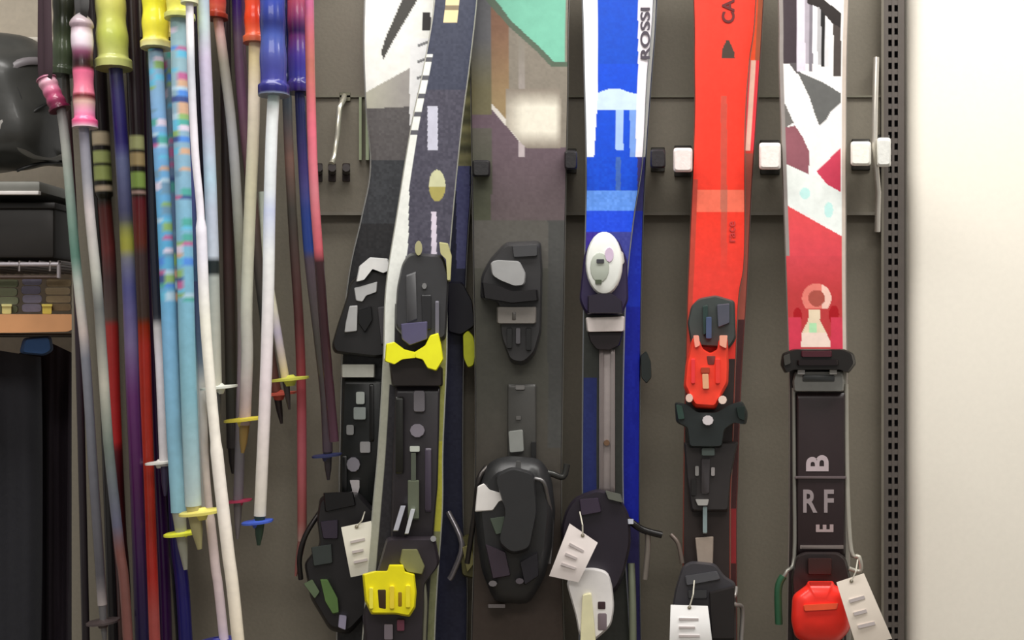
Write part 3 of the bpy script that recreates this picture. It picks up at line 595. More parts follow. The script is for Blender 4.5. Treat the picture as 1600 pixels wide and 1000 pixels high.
# ------------------------------------------------------------------ price tags
def price_tag(poly, d, rgb, label, hook, lines=3):
    cx = sum(p[0] for p in poly)/4; cy = sum(p[1] for p in poly)/4
    top = ((poly[0][0]+poly[1][0])/2, (poly[0][1]+poly[1][1])/2)
    t = thing('price_tag', label, 'tag', P(top[0], top[1], d), 'paper price tags')
    n = 8; V = []; F = []
    for j in range(n+1):
        v = j/n
        for i in range(5):
            u = i/4
            x = (poly[0][0]*(1-u)+poly[1][0]*u)*(1-v)+(poly[3][0]*(1-u)+poly[2][0]*u)*v
            y = (poly[0][1]*(1-u)+poly[1][1]*u)*(1-v)+(poly[3][1]*(1-u)+poly[2][1]*u)*v
            V.append(P(x, y, d+0.005*math.sin(v*2.6)+0.002*u))
    k = len(V)
    V += [v+Vector((0, 0.0007, 0)) for v in V]
    for j in range(n):
        for i in range(4):
            a = j*5+i; F.append([a, a+5, a+6, a+1]); F.append([k+a, k+a+1, k+a+6, k+a+5])
    for j in range(n):
        for e in (0, 4): a = j*5+e; F.append([a, a+5, k+a+5, k+a])
    for i in range(4):
        for e in (0, n*5): a = i+e; F.append([a, a+1, k+a+1, k+a])
    build('paper', V, F, mat(rgb, 0.7, 0, 0.05, 80, 0, 0.04), t, smooth=60)
    hp = (top[0]*0.9+cx*0.1, top[1]*0.9+cy*0.1)
    tube('string', [P(hp[0], hp[1], d+0.003), P((hp[0]+hook[0])/2+2, (hp[1]+hook[1])/2+2, d+0.006), P(*hook)], 0.0009, mat((210, 205, 190), 0.8), t, 6)
    V, F = loft_m(ell(hp[0], hp[1], 3, 3, 10), [(1, d+0.0005), (1, d+0.0028)]); build('eyelet', V, F, mat((150, 140, 120), 0.4, 0.4), t, smooth=0)
    for i in range(lines):
        v = 0.3+0.2*i; u0, u1 = 0.22, 0.72-0.1*(i % 2)
        q = []
        for u, vv in ((u0, v), (u1, v), (u1, v+0.05), (u0, v+0.05)):
            q.append(((poly[0][0]*(1-u)+poly[1][0]*u)*(1-vv)+(poly[3][0]*(1-u)+poly[2][0]*u)*vv, (poly[0][1]*(1-u)+poly[1][1]*u)*(1-vv)+(poly[3][1]*(1-u)+poly[2][1]*u)*vv))
        dd = d+0.005*math.sin(v*2.6)
        V, F = loft_m(q, [(1, dd), (1, dd+0.0026)]); build('pen_mark', V, F, mat((196, 186, 184), 0.7), t, smooth=0)
    return t
price_tag([(533, 824), (580, 814), (588, 894), (548, 902)], 0.125, (226, 222, 208), 'cream paper price tag hanging left of the yellow heel binding', (570, 800, 0.1))
price_tag([(890, 818), (934, 848), (904, 910), (858, 900)], 0.162, (228, 218, 214), 'tilted paper price tag above the white heel binding', (906, 800, 0.14))
price_tag([(1048, 945), (1106, 947), (1114, 1012), (1046, 1012)], 0.150, (255, 252, 250), 'bright white paper price tag below the red ski\'s heel', (1085, 905, 0.138))
price_tag([(1307, 910), (1350, 896), (1394, 998), (1338, 1010)], 0.172, (238, 226, 212), 'long white paper price tag beside the red heel binding', (1340, 875, 0.122))

# ------------------------------------------------------------------ ski poles
def stops_color(stops, y):
    if y <= stops[0][0]: return stops[0][1]
    for (a, ca), (b, cb) in zip(stops, stops[1:]):
        if y <= b: return mixc(ca, cb, (y-a)/max(1e-6, b-a))
    return stops[-1][1]
RAILY = -150
def pole(label, pts, d, r, stops, grip=None, basket=None, tip=None, group='ski poles hanging on the left', pattern=None, dd=0.0):
    """pts: (px,py); d: distance from wall; r: px radius; grip: (top, bottom, radius, stops); basket: (px,py,halfwidth,rgb)"""
    sp = smoothpts([tuple(p) for p in pts], 24 if pattern else 10)
    root = thing('ski_pole', label, 'ski pole', P(sp[-1][0], sp[-1][1], d), group)
    P3 = [P(x, y, d) for x, y in sp]; n = 10
    V, F = tube_m(P3, [(r(y) if callable(r) else r)*S0*(D-d)/D for x, y in sp], n)
    C = []
    for i, (x, y) in enumerate(sp):
        for j in range(n):
            C.append(pattern(y, j) if pattern and pattern(y, j) else stops_color(stops, y))
    build('shaft', V, F, POLE, root, C, smooth=50)
    if grip:
        (gx0, gy0), (gx1, gy1), gr, gst = grip[:4]
        k = 60; V3 = []; R = []; ys = []
        for i in range(k+1):
            v = i/k; V3.append(P(gx0*(1-v)+gx1*v, gy0*(1-v)+gy1*v, d)); y = gy0*(1-v)+gy1*v; ys.append(y)
            q = 0.92+0.035*math.cos(v*math.pi*2*4)+0.03*math.sin(v*9)
            if v < 0.12: q = 1.05*math.sin(min(1, v/0.12+0.12)*math.pi/2)
            if v > 0.93: q = 1.12
            R.append(gr*q*S0*(D-d)/D)
        V, F = tube_m(V3, R, 14, (1, 1.15)); C = []
        for y in ys: C += [stops_color(gst, y)]*14
        build('grip', V, F, POLE, root, C, smooth=60)
        sc_ = grip[4] if len(grip) > 4 else gst[0][1]
        # wrist strap up to the hook rail
        sx = gx0; st = [(sx, gy0+12, d), (sx-5, gy0-30, d-0.004), (sx-2, min(RAILY-6, gy0-70), 0.065), (sx+6, gy0-30, d+0.006), (sx+2, gy0+10, d+0.004)]
        tube('strap', [P(*p) for p in smoothpts(st, 6)], 0.0035, mat(tuple(int(c*0.25+18) for c in sc_), 0.85), root, 6, scale=(1.5, 0.4))
    if basket:
        bx, by, hw, rgb = basket; ctr = P(bx, by, d); s = S0*(D-d)/D
        prof = [(0.18, 0.30), (0.30, 0.16), (1.0, 0.10), (1.0, -0.05), (0.35, -0.10), (0.25, -0.42), (0.14, -0.42)]
        m_ = 20; V = []; F = []
        for a, h in prof:
            for j in range(m_):
                q = 2*math.pi*j/m_; rr = hw*s*a*(1 if a < 0.9 or j % 5 else 0.93)
                V.append(ctr+Vector((rr*math.cos(q), rr*math.sin(q)*0.85, h*hw*s*0.8+0.10*rr*math.cos(q))))
        for l in range(len(prof)):
            l2 = (l+1) % len(prof)
            for j in range(m_): F.append([l*m_+j, l*m_+(j+1) % m_, l2*m_+(j+1) % m_, l2*m_+j])
        build('basket', V, F, mat(rgb, 0.4, 0, 0.05, 80), root, smooth=50)
    if tip:
        tx, ty = tip[:2]; lx, ly = sp[-1]; rr = (r(ly) if callable(r) else r)*S0
        tube('tip', [P(lx, ly-3, d), P(lx*0.4+tx*0.6, ly*0.4+ty*0.6, d), P(tx, ty, d)], [rr*0.85, rr*0.6, rr*0.25], mat(tip[2] if len(tip) > 2 else (120, 118, 120), 0.35, 0.3), root, 8)
    return root
FL = 1712
# rail above the frame that carries the straps
ra = thing('hook_rail', 'steel rail fixed above the poles with their straps looped on it', 'rail', P(300, RAILY, 0))
tube('rail_bar', [P(40, RAILY, 0.065), P(520, RAILY, 0.065)], 0.008, mat((120, 118, 114), 0.35, 0.8), ra, 12)
for x in (120, 300, 500): tube('rail_bracket', [P(x, RAILY, 0.0), P(x, RAILY, 0.06)], 0.006, mat((100, 98, 94), 0.35, 0.8), ra, 8)
# uncut black / silver poles reaching the floor
pole('dark maroon pole standing behind the silver poles at the far left', [(98, 20), (104, 150), (118, 400), (124, 560), (132, 900), (150, FL)], 0.05, 6, [(100, (60, 62, 52)), (300, (70, 28, 44)), (500, (40, 26, 36)), (900, (36, 30, 34))],
     grip=((100, -30), (98, 118), 17, [(-30, (70, 70, 62)), (30, (38, 42, 30)), (70, (84, 96, 72)), (118, (60, 70, 52))]))
pole('silver aluminium pole with small magenta grip, leftmost in the rack', [(94, 160), (103, 230), (116, 380), (125, 470), (134, 560), (146, 740), (160, 945)], 0.13, 7.5,
     [(160, (120, 118, 120)), (240, (176, 178, 170)), (400, (92, 132, 118)), (440, (190, 196, 188)), (520, (205, 190, 184)), (560, (128, 130, 140)), (900, (84, 82, 88)), (945, (170, 160, 158))],
     grip=((70, 118), (94, 172), 15, [(118, (110, 30, 66)), (130, (240, 190, 206)), (150, (190, 80, 120)), (172, (90, 20, 50))]), basket=(161, 972, 26, (74, 64, 64)), tip=(164, 1010))
pole('silver pole with pink and white grip, second from the left', [(130, 190), (140, 330), (152, 450), (160, 560), (170, 700), (186, 850), (200, 1000), (235, FL)], 0.15, 8,
     [(200, (140, 136, 150)), (280, (150, 150, 158)), (330, (200, 190, 190)), (430, (190, 190, 180)), (480, (110, 112, 110)), (600, (190, 186, 172)), (700, (110, 120, 112)), (820, (96, 96, 118)), (860, (120, 76, 70)), (FL, (110, 70, 64))],
     grip=((127, 20), (133, 200), 17, [(20, (160, 156, 158)), (44, (186, 160, 172)), (56, (245, 232, 242)), (72, (244, 226, 240)), (84, (130, 70, 100)), (98, (40, 10, 22)), (106, (50, 20, 20)), (112, (236, 110, 150)), (146, (250, 140, 165)), (152, (92, 20, 24)), (160, (230, 190, 176)), (176, (250, 160, 196)), (192, (240, 84, 140)), (200, (230, 200, 210))]))
def beads(y0, list_, hi=(178, 186, 110)):
    def f(y, j):
        for a, b, c in list_:
            if a < y < b and j in (0, 1, 2, 3, 4, 5, 6, 7, 8, 9): return c
        return None
    return f
YG = (176, 186, 116)
pole('black and red pole with yellow-green marks, left of its twin', [(140, -120), (150, 60), (157, 200), (163, 310), (170, 400), (174, 500), (178, 640), (186, 820), (196, 1000), (215, FL)], 0.06, lambda y: 14 if y < 310 else 11,
     [(180, (34, 24, 26)), (312, (24, 22, 10)), (325, (82, 34, 30)), (390, (110, 48, 46)), (440, (76, 54, 54)), (498, (90, 78, 70)), (508, (170, 50, 46)), (690, (196, 44, 46)), (706, (96, 26, 34)), (760, (60, 18, 24)), (1000, (60, 40, 36))],
     pattern=beads(0, [(206, 226, (196, 180, 150)), (238, 258, YG), (262, 282, (168, 180, 106)), (290, 300, (196, 176, 150))]))
pole('black and red pole with yellow-green marks, nearer the blue poles', [(200, -120), (207, 60), (213, 200), (217, 320), (219, 420), (223, 520), (228, 700), (235, 900), (242, 1100), (262, FL)], 0.075, lambda y: 12 if y < 310 else 12,
     [(180, (46, 34, 38)), (305, (40, 36, 24)), (312, (120, 40, 50)), (380, (124, 60, 46)), (400, (84, 66, 66)), (495, (80, 64, 56)), (508, (160, 50, 20)), (540, (200, 58, 46)), (760, (204, 62, 46)), (900, (196, 54, 46)), (960, (190, 90, 84)), (FL, (180, 80, 80))],
     pattern=beads(0, [(212, 232, (196, 200, 140)), (238, 262, (196, 172, 122)), (268, 296, (160, 190, 96)), (300, 306, (200, 168, 156))]))
pole('navy pole with tall pale lime grip', [(180, 100), (188, 200), (196, 330), (203, 480), (208, 620), (214, 760), (222, 1000), (245, FL)], 0.120, 11,
     [(110, (56, 56, 100)), (220, (34, 24, 90)), (250, (90, 96, 130)), (340, (60, 60, 90)), (365, (150, 150, 60)), (395, (150, 146, 60)), (405, (110, 110, 130)), (450, (78, 78, 130)), (540, (116, 100, 140)), (620, (92, 40, 96)), (760, (70, 20, 70)), (1000, (30, 24, 60))],
     grip=((168, -90), (178, 108), 25, [(-90, (190, 190, 110)), (10, (206, 204, 110)), (60, (190, 200, 96)), (108, (190, 192, 120))]))
pole('dark purple pole behind the red pole', [(226, 60), (232, 300), (238, 500), (246, 700), (256, 900), (262, 1100), (280, FL)], 0.042, 10, [(0, (46, 36, 38)), (300, (44, 18, 44)), (500, (60, 36, 66)), (700, (50, 20, 66)), (900, (60, 20, 80)), (1000, (60, 24, 76))])
pole('navy pole rising from below the yellow baskets', [(262, 480), (270, 700), (277, 850), (290, 1000), (320, FL)], 0.065, 11, [(500, (40, 50, 80)), (830, (30, 20, 80)), (900, (34, 26, 96)), (1000, (30, 30, 96))])
pole('white tipped pole with round white basket', [(236, 60), (239, 300), (244, 440), (247, 505), (252, 600), (257, 728)], 0.115, 8,
     [(60, (26, 34, 40)), (440, (30, 34, 50)), (496, (36, 40, 50)), (508, (210, 206, 206)), (560, (236, 232, 240)), (728, (220, 214, 216))], basket=(251, 723, 24, (244, 240, 232)), tip=(258, 775, (74, 66, 92)))
# light blue poles
def fleck(cols, seed):
    rnd = random.Random(seed); tab = {}
    def f(y, j):
        if y > 470: return None
        k = (int(y/9), j//3)
        if k not in tab:
            v = rnd.random(); tab[k] = rnd.choice(cols) if v < 0.42 else None
        return tab[k]
    return f
FC = [(200, 110, 160), (90, 180, 170), (150, 190, 120), (90, 150, 235), (190, 220, 240), (120, 160, 190), (220, 180, 150), (230, 220, 240), (70, 90, 150), (110, 200, 235)]
pole('light blue speckled pole under the brightest yellow grip', [(243, 78), (248, 180), (256, 320), (263, 480), (270, 640), (279, 800)], 0.14, 12,
     [(78, (150, 186, 210)), (200, (130, 180, 230)), (400, (96, 180, 226)), (520, (130, 186, 226)), (800, (150, 196, 210))], grip=((239, -80), (244, 76), 21, [(-80, (240, 236, 50)), (0, (250, 246, 56)), (60, (250, 238, 76)), (70, (230, 222, 150)), (76, (240, 238, 170))]),
     basket=(284, 834, 28, (236, 238, 70)), tip=(290, 890, (170, 170, 156)), pattern=fleck(FC, 3))
pole('light blue speckled pole under the wide pale yellow grip', [(279, 30), (281, 150), (285, 260), (289, 400), (293, 560), (302, 790)], 0.187, 13,
     [(30, (160, 196, 200)), (200, (150, 186, 210)), (400, (130, 190, 220)), (620, (140, 190, 206)), (790, (190, 206, 206))], grip=((279, -80), (281, 30), 21, [(-80, (240, 230, 80)), (-10, (246, 230, 90)), (16, (250, 246, 110)), (30, (210, 214, 130))]),
     basket=(314, 801, 34, (240, 228, 120)), tip=(312, 858, (186, 178, 130)), pattern=fleck(FC, 11))
pole('slim grey-blue pole between the two speckled blue poles', [(262, 60), (265, 200), (271, 380), (278, 540), (290, 800)], 0.09, 8, [(60, (150, 176, 184)), (300, (110, 140, 180)), (500, (90, 130, 160)), (800, (110, 170, 184))], pattern=fleck(FC, 5),
     grip=((258, -80), (262, 62), 15, [(-80, (230, 190, 120)), (0, (226, 190, 120)), (62, (226, 214, 110))]))
pole('pale slim pole just right of the blue poles, ending in the yellow baskets', [(296, 80), (298, 250), (303, 420), (308, 560), (314, 680), (322, 800)], 0.10, 7, [(80, (100, 110, 124)), (300, (90, 96, 160)), (420, (60, 90, 124)), (540, (70, 120, 140)), (600, (190, 206, 206)), (800, (214, 206, 200))])
pole('brilliant white pole crossing the lower left of the rack', [(296, 0), (299, 120), (305, 240), (313, 330), (319, 470), (326, 570), (340, 720), (356, 860), (372, 1000), (440, FL)], 0.226, lambda y: 6.2 if y < 350 else 8.5 if y < 700 else 10,
     [(0, (236, 232, 236)), (60, (250, 248, 250)), (100, (190, 196, 206)), (200, (238, 232, 240)), (400, (240, 238, 250)), (500, (252, 250, 236)), (780, (255, 246, 236)), (1000, (240, 228, 206))],
     grip=((294, -120), (296, 6), 12, [(-120, (226, 226, 180)), (6, (220, 222, 180))]))
pole('cream pole running parallel behind the brilliant white pole', [(308, 440), (316, 600), (322, 740), (336, 880), (350, 1000), (420, FL)], 0.128, lambda y: 6 if y < 800 else 7.5, [(440, (60, 70, 110)), (560, (100, 120, 140)), (600, (220, 220, 214)), (800, (226, 206, 196)), (1000, (230, 210, 220))],
     basket=(340, 1004, 34, (70, 72, 160)))
pole('black pole left of the lavender pole', [(300, -110), (306, 60), (309, 180), (312, 300), (318, 460)], 0.06, 8, [(0, (44, 36, 66)), (100, (18, 20, 30)), (300, (16, 12, 40)), (460, (40, 50, 84))])
pole('lavender pole with black joint and white basket', [(314, -110), (319, 60), (323, 150), (328, 270), (332, 390), (334, 480), (337, 612)], 0.157, 10,
     [(0, (186, 206, 226)), (40, (214, 236, 236)), (90, (226, 214, 240)), (200, (206, 204, 226)), (280, (190, 220, 238)), (330, (196, 204, 222)), (402, (206, 216, 230)), (405, (30, 40, 42)), (430, (34, 40, 40)), (434, (180, 186, 180)), (612, (200, 196, 180))],
     basket=(342, 606, 29, (236, 238, 226)), tip=(340, 660, (90, 90, 90)))
pole('grey pole with small red grip and pink basket', [(340, 26), (350, 100), (363, 210), (374, 380), (379, 520), (376, 660), (372, 785)], 0.083, 8,
     [(26, (214, 150, 150)), (60, (226, 190, 186)), (100, (170, 164, 150)), (220, (186, 186, 190)), (400, (150, 150, 130)), (600, (170, 150, 160)), (700, (120, 116, 120)), (785, (130, 120, 130))],
     grip=((337, -80), (338, 30), 16, [(-80, (210, 60, 60)), (0, (220, 66, 62)), (12, (236, 110, 90)), (30, (150, 40, 20))]), basket=(374, 783, 20, (196, 66, 100)), tip=(371, 842, (130, 124, 128)))
pole('beige pole with orange grip and yellow basket', [(398, 66), (396, 200), (390, 340), (385, 480), (386, 560), (382, 664)], 0.13, 9.5,
     [(66, (250, 226, 190)), (90, (230, 210, 160)), (150, (240, 226, 206)), (300, (206, 200, 170)), (450, (206, 206, 190)), (560, (190, 186, 180)), (664, (186, 160, 160))],
     grip=((396, -80), (399, 68), 17, [(-80, (230, 70, 50)), (0, (244, 84, 56)), (30, (236, 60, 30)), (56, (250, 110, 76)), (68, (190, 90, 60))]), basket=(381, 656, 31, (226, 208, 72)), tip=(379, 708, (160, 130, 76)))
pole('purple-brown pole hidden between orange and blue grips', [(368, -110), (372, 60), (382, 200), (396, 330), (410, 470), (432, 612)], 0.045, 8, [(0, (50, 20, 110)), (60, (110, 90, 110)), (150, (130, 90, 120)), (300, (120, 92, 84)), (500, (76, 80, 76)), (612, (120, 70, 60))],
     basket=(436, 616, 28, (206, 92, 76)), tip=(440, 662, (60, 50, 50)))
pole('white pole with broad blue grip and blue basket', [(428, 140), (424, 220), (421, 330), (419, 460), (415, 600), (406, 806)], 0.178, 9.5,
     [(140, (160, 196, 190)), (170, (236, 240, 240)), (300, (226, 232, 236)), (330, (206, 214, 240)), (400, (238, 240, 238)), (600, (240, 226, 230)), (806, (220, 214, 200))],
     grip=((424, -80), (428, 150), 22, [(-80, (46, 56, 160)), (0, (56, 76, 176)), (40, (30, 40, 110)), (60, (70, 90, 170)), (95, (70, 76, 150)), (130, (60, 62, 146)), (146, (20, 16, 90)), (150, (120, 130, 150))]),
     basket=(402, 816, 25, (64, 92, 190)), tip=(404, 852, (50, 70, 60)))
pole('lilac pole veering right to a lime basket', [(410, 300), (418, 420), (432, 510), (446, 592)], 0.12, 6.5, [(300, (170, 180, 170)), (480, (226, 220, 196)), (520, (190, 180, 200)), (592, (220, 200, 150))], basket=(453, 593, 30, (206, 206, 84)), tip=(452, 640, (70, 60, 60)))
pole('pink-red pole hanging clear of the others, low in the rack', [(446, 60), (450, 200), (458, 360), (467, 500), (471, 620), (472, 845)], 0.068, 7.5, [(60, (60, 66, 110)), (160, (80, 90, 100)), (250, (130, 96, 86)), (330, (70, 66, 60)), (500, (90, 50, 50)), (600, (160, 66, 72)), (700, (196, 100, 112)), (810, (160, 86, 84)), (845, (176, 140, 130))],
     grip=((447, -80), (449, 138), 17, [(-80, (24, 36, 90)), (20, (30, 40, 100)), (60, (20, 30, 84)), (100, (40, 50, 110)), (130, (50, 60, 110))]), tip=(462, 900, (170, 110, 104)))
pole('dark navy pole with purple-blue grip beside the red pole', [(468, 130), (472, 230), (482, 390), (497, 520), (508, 620), (512, 706)], 0.11, 8,
     [(130, (60, 60, 130)), (180, (30, 36, 84)), (260, (60, 50, 110)), (300, (74, 70, 130)), (330, (40, 60, 130)), (395, (34, 60, 130)), (405, (80, 66, 76)), (540, (70, 66, 60)), (706, (70, 56, 66))],
     grip=((463, -80), (468, 146), 18, [(-80, (170, 60, 100)), (0, (190, 84, 110)), (30, (140, 60, 110)), (52, (50, 20, 80)), (60, (110, 50, 120)), (90, (80, 60, 160)), (120, (60, 60, 160)), (140, (60, 40, 120)), (146, (30, 14, 70))]), basket=(511, 712, 24, (44, 50, 90)), tip=(513, 750, (60, 54, 60)))
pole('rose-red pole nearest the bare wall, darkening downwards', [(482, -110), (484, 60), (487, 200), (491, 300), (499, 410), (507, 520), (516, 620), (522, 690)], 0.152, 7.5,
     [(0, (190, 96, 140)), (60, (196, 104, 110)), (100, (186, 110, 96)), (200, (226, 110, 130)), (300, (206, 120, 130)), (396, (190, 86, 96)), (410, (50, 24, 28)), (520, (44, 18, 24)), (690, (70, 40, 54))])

pole('added thin dark brown pole filling the shaded gap behind the lavender pole', [(350, -110), (353, 150), (357, 400), (361, 600), (363, 700)], 0.03, 9, [(0, (70, 56, 62)), (250, (44, 36, 34)), (400, (72, 50, 48)), (600, (60, 60, 50)), (700, (50, 44, 44))], tip=(364, 740, (50, 46, 46)))  # extra pole, its dark color stands in for shade between the shafts
pole('thin plum pole deep behind the beige pole', [(374, -110), (378, 60), (386, 200), (404, 400), (416, 560)], 0.022, 6, [(0, (110, 60, 110)), (60, (130, 96, 120)), (200, (120, 100, 104)), (400, (120, 112, 100)), (560, (90, 84, 80))], tip=(420, 600, (60, 56, 56)))
pole('added black pole darkening the gap behind the pink-gripped silver pole', [(146, -110), (148, 150), (152, 300), (160, 480), (168, 700), (178, 1000), (200, FL)], 0.028, 9, [(0, (60, 50, 30)), (180, (20, 18, 16)), (480, (40, 36, 34)), (1000, (30, 28, 30))])  # extra black pole, added to darken the gap between the shafts
pole('added black pole filling the shadow gap behind the blue poles', [(228, -110), (231, 100), (236, 300), (246, 500), (262, 760), (284, 1000), (320, FL)], 0.016, 9, [(0, (40, 32, 30)), (180, (24, 30, 34)), (480, (40, 26, 50)), (1000, (24, 22, 34))])  # extra black pole, stands in for the shadow behind the blue shafts

# ------------------------------------------------------------------ alcove on the far left: shelves and goods
def yz(py, d): return P(0, py, d)[2]
def bxr(name, x0, y0, x1, y1, d0, d1, m, parent, bevel=0.003):
    a = P(x0, y0, d1); b = P(x1, y1, d1)
    return box(name, (a[0], -d1, b[2]), (b[0], -d0, a[2]), m, parent, bevel)
sh = thing('grey_shelf', 'grey metal shelf with a bright front edge in the left alcove', 'shelf', P(20, 300, -0.05))
bxr('shelf_board', -500, 283, 62, 300, -0.5, -0.03, mat((128, 128, 122), 0.4, 0.2), sh)
bxr('front_edge', -500, 298, 60, 304, -0.035, -0.025, mat((238, 232, 228), 0.4), sh, 0.001)
# dark glossy bag, lumpy with folds
bag = thing('padded_bag', 'dark grey shiny padded bag bulging on the grey shelf', 'bag', P(20, 284, -0.15))
bm = bmesh.new(); bmesh.ops.create_icosphere(bm, subdivisions=5, radius=1)
for v in bm.verts:
    x, y, z = v.co
    f = 1+0.05*math.sin(5*x+4*z)+0.025*math.sin(9*z-4*x)
    if z < -0.6: z = -0.6+(z+0.6)*0.25
    sq = lambda q: math.copysign(abs(q)**0.75, q)
    v.co = Vector((sq(x)*f, sq(y)*f, sq(z)*f*0.98))
c = P(8, 172, -0.15); V = [Vector((c[0]+v.co.x*0.098, c[1]+v.co.y*0.10, c[2]+v.co.z*0.118)) for v in bm.verts]
F = [[v.index for v in fc.verts] for fc in bm.faces]; bm.free()
build('shell', V, F, mat((66, 66, 64), 0.35, 0, 0.35, 30, 0.15, 0.4), bag, smooth=80)
def on_bag(x, y):
    q = P(x, y, -0.06); dx = (q.x-c.x)/0.098; dz = (q.z-c.z)/0.116
    k = max(0, 1-abs(dx)**2.67-abs(dz)**2.67)**0.375
    return Vector((q.x, c.y-0.10*k*0.97-0.001, q.z))
for nm, pts, rr, cc in (('strap', [(0, 128), (22, 100), (52, 88), (84, 96)], 0.006, (128, 122, 126)), ('strap', [(2, 182), (16, 215), (40, 238), (74, 226)], 0.0055, (112, 110, 104)), ('seam', [(-6, 200), (26, 190), (56, 160), (80, 128)], 0.0025, (26, 26, 26)),
                        ('seam', [(10, 262), (50, 244), (84, 224)], 0.0025, (24, 24, 24)), ('seam', [(4, 96), (30, 150), (34, 200)], 0.002, (30, 30, 30)), ('buckle', [(2, 190), (10, 206)], 0.009, (176, 172, 168))):
    tube(nm, [on_bag(x, y) for x, y in smoothpts(pts, 5)], rr, mat(cc, 0.4), bag, 6, scale=(1, 0.5))
tp = thing('wall_ledge', 'pale narrow ledge above the padded bag', 'ledge', P(40, 65, -0.5))
bxr('ledge_board', -500, 57, 96, 66, -0.6, -0.28, mat((222, 214, 200), 0.5), tp)
# dark bin under the shelf
bn = thing('dark_bin', 'plain black bin under the grey shelf', 'bin', P(20, 405, -0.1))
bxr('bin_body', -400, 322, 84, 404, -0.45, -0.06, mat((38, 34, 31), 0.5, 0, 0.1, 40), bn, 0.006)
bxr('bin_rim', -402, 316, 86, 326, -0.455, -0.055, mat((28, 25, 23), 0.5), bn, 0.002)
# wire shelf
ws = thing('wire_shelf', 'wire shelf with a bright front rod below the black bin', 'wire shelf', P(20, 412, -0.1))
tube('front_rod', [P(-400, 413, -0.03), P(92, 413, -0.03)], 0.0032, mat((205, 198, 205), 0.3, 0.4), ws, 8)
tube('front_rod', [P(-400, 433, -0.035), P(92, 433, -0.035)], 0.0028, mat((96, 82, 76), 0.4, 0.4), ws, 8)
for i in range(26):
    x = -306+i*16
    tube('cross_wire', [P(x, 424, -0.026), P(x, 409, -0.028), P(x, 409, -0.028)+Vector((0, 0.42, 0))] if i % 3 == 0 else [P(x, 409, -0.03), P(x, 409, -0.03)+Vector((0, 0.42, 0))], 0.0016, mat((120, 112, 110), 0.35, 0.6), ws, 6)
tube('end_rod', [P(92, 413, -0.03), P(92, 434, -0.032)], 0.003, mat((190, 182, 186), 0.3, 0.4), ws, 8)
tube('end_rod', [P(92, 410, -0.03), P(92, 410, -0.03)+Vector((0, 0.42, 0))], 0.003, mat((120, 112, 110), 0.3, 0.4), ws, 8)
# pine shelf + folded cloths
ps = thing('wooden_shelf', 'rounded orange pine shelf with small items on it, far left', 'shelf', P(40, 520, -0.1))
V, F = loft_m(roundpoly([(-400, 491), (118, 491), (122, 502), (112, 518), (30, 520), (-400, 520)], 8), [(1, -0.5), (1, -0.035), (0.995, -0.028)])
build('shelf_board', V, F, mat((222, 160, 110), 0.4, 0, 0.1, 14, 0.1, 0.3), ps, smooth=40)
for nm, x0, y0, x1, y1, c, lb in (('folded_cloth', -60, 436, 30, 490, (96, 100, 78), 'folded olive-grey cloth at the far left of the pine shelf'), ('folded_cloth', 34, 432, 66, 488, (96, 92, 108), 'folded lilac-grey cloth in the middle of the pine shelf'), ('folded_cloth', 71, 436, 112, 486, (120, 104, 80), 'folded brown cloth at the right end of the pine shelf')):
    t = thing(nm, lb, 'cloth', P((x0+x1)/2, y1, -0.12), 'folded cloths on the pine shelf')
    k = 4; hh = (y1-y0)/k
    for i in range(k):
        j = 1*math.sin(i*2.3+x0); V, F = loft_m(roundpoly(rect(x0+j, y0+i*hh+0.6, x1+j-1, y0+(i+1)*hh-0.4), hh*0.45, 4), [(0.98, -0.2), (1, -0.06), (0.97, -0.05)])
        build('fold', V, F, mat(add(c, 12*math.sin(i*1.9+x1)), 0.9, 0, 0.4, 150), t, smooth=50)
for x, y0, c, lb in ((73, 478, (206, 186, 80), 'small yellow block on the pine shelf'), (10, 478, (206, 198, 130), 'small cream block at the left end of the pine shelf')):
    t = thing('small_box', lb, 'box', P(x, 490, -0.03)); loft('box_body', rect(x-7, y0, x+8, 491), -0.058, -0.036, mat(c, 0.5), t, 2); loft('box_lid', rect(x-8, y0-3, x+9, y0+1), -0.06, -0.034, mat(add(c, 14), 0.5), t, 1)
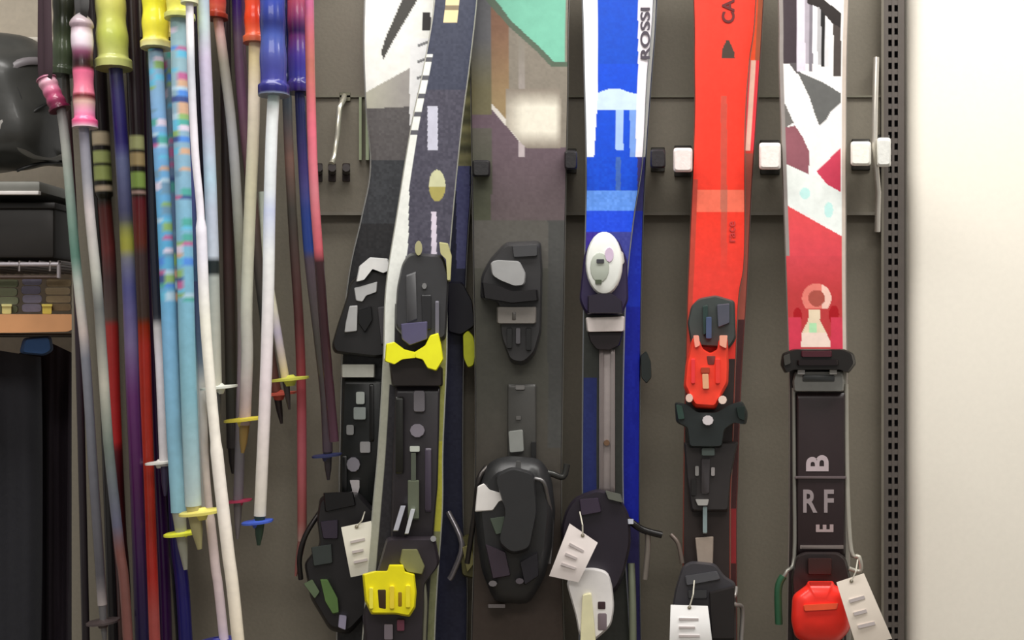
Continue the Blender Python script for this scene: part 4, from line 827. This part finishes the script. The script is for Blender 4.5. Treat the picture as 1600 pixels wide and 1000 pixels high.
# dark coats hanging below the pine shelf
def coat(x0, x1, d, c, label, ph, y0=532):
    t = thing('hanging_coat', label, 'coat', P((x0+x1)/2, 1500, d), 'dark coats under the pine shelf')
    nx, ny = 40, 30; V = []; F = []
    for side in (0, 1):
        for j in range(ny+1):
            v = j/ny; y = y0+v*860
            for i in range(nx+1):
                u = i/nx; sh_ = 26*max(0, 1-v*9)**2
                x = x0+(x1-x0)*u; e = min(u, 1-u)
                yy = y+sh_*abs(2*u-1)
                w0 = 0.006*math.sin(u*21+ph+v*1.5)+0.004*math.sin(u*43+ph*2-v*2)
                th = 0.05*math.sqrt(max(0, 1-(2*u-1)**2))*(0.4+0.6*min(1, v*6))
                V.append(P(x+6*math.sin(v*5+ph)*(u-0.5), yy, d+(th+w0*min(1, v*5+.2) if side == 0 else -th)))
    m_ = (nx+1)*(ny+1)
    for j in range(ny):
        for i in range(nx):
            a = j*(nx+1)+i; F.append([a, a+nx+1, a+nx+2, a+1]); F.append([m_+a, m_+a+1, m_+a+nx+2, m_+a+nx+1])
        for e in (0, nx):
            a = j*(nx+1)+e; F.append([a, m_+a, m_+a+nx+1, a+nx+1])
    for i in range(nx):
        for e in (0, ny*(nx+1)): a = e+i; F.append([a, a+1, m_+a+1, m_+a])
    build('coat_body', V, F, mat(c, 0.85, 0, 0.4, 120), t, smooth=60)
    xm = (x0+x1)/2
    tube('hanger_hook', [P(xm, y0+8, d), P(xm, y0+1, d), P(xm+4, y0-1, d)], 0.002, mat((150, 150, 150), 0.3, 0.8), t, 6)
    return t
coat(-260, 64, -0.18, (40, 40, 46), 'near-black coat hanging under the pine shelf at the left edge', 0)
coat(20, 124, -0.30, (44, 34, 44), 'dark plum coat hanging behind the near-black coat', 2)
t = thing('blue_bundle', 'small blue cloth bundle tucked just under the pine shelf', 'cloth', P(60, 545, -0.05))
loft('bundle', [(36, 528), (80, 524), (84, 548), (70, 556), (30, 552)], -0.10, -0.045, mat((34, 66, 108), 0.8, 0, 0.3, 90), t, 6, bev=0.8)
rr_ = thing('coat_rail', 'coat rail fixed under the pine shelf', 'rail', P(0, 524, -0.2))
for dd in (-0.18, -0.30): tube('rail_bar', [P(-400, 524, dd), P(116, 524, dd)], 0.003, mat((90, 88, 86), 0.4, 0.8), rr_, 8)
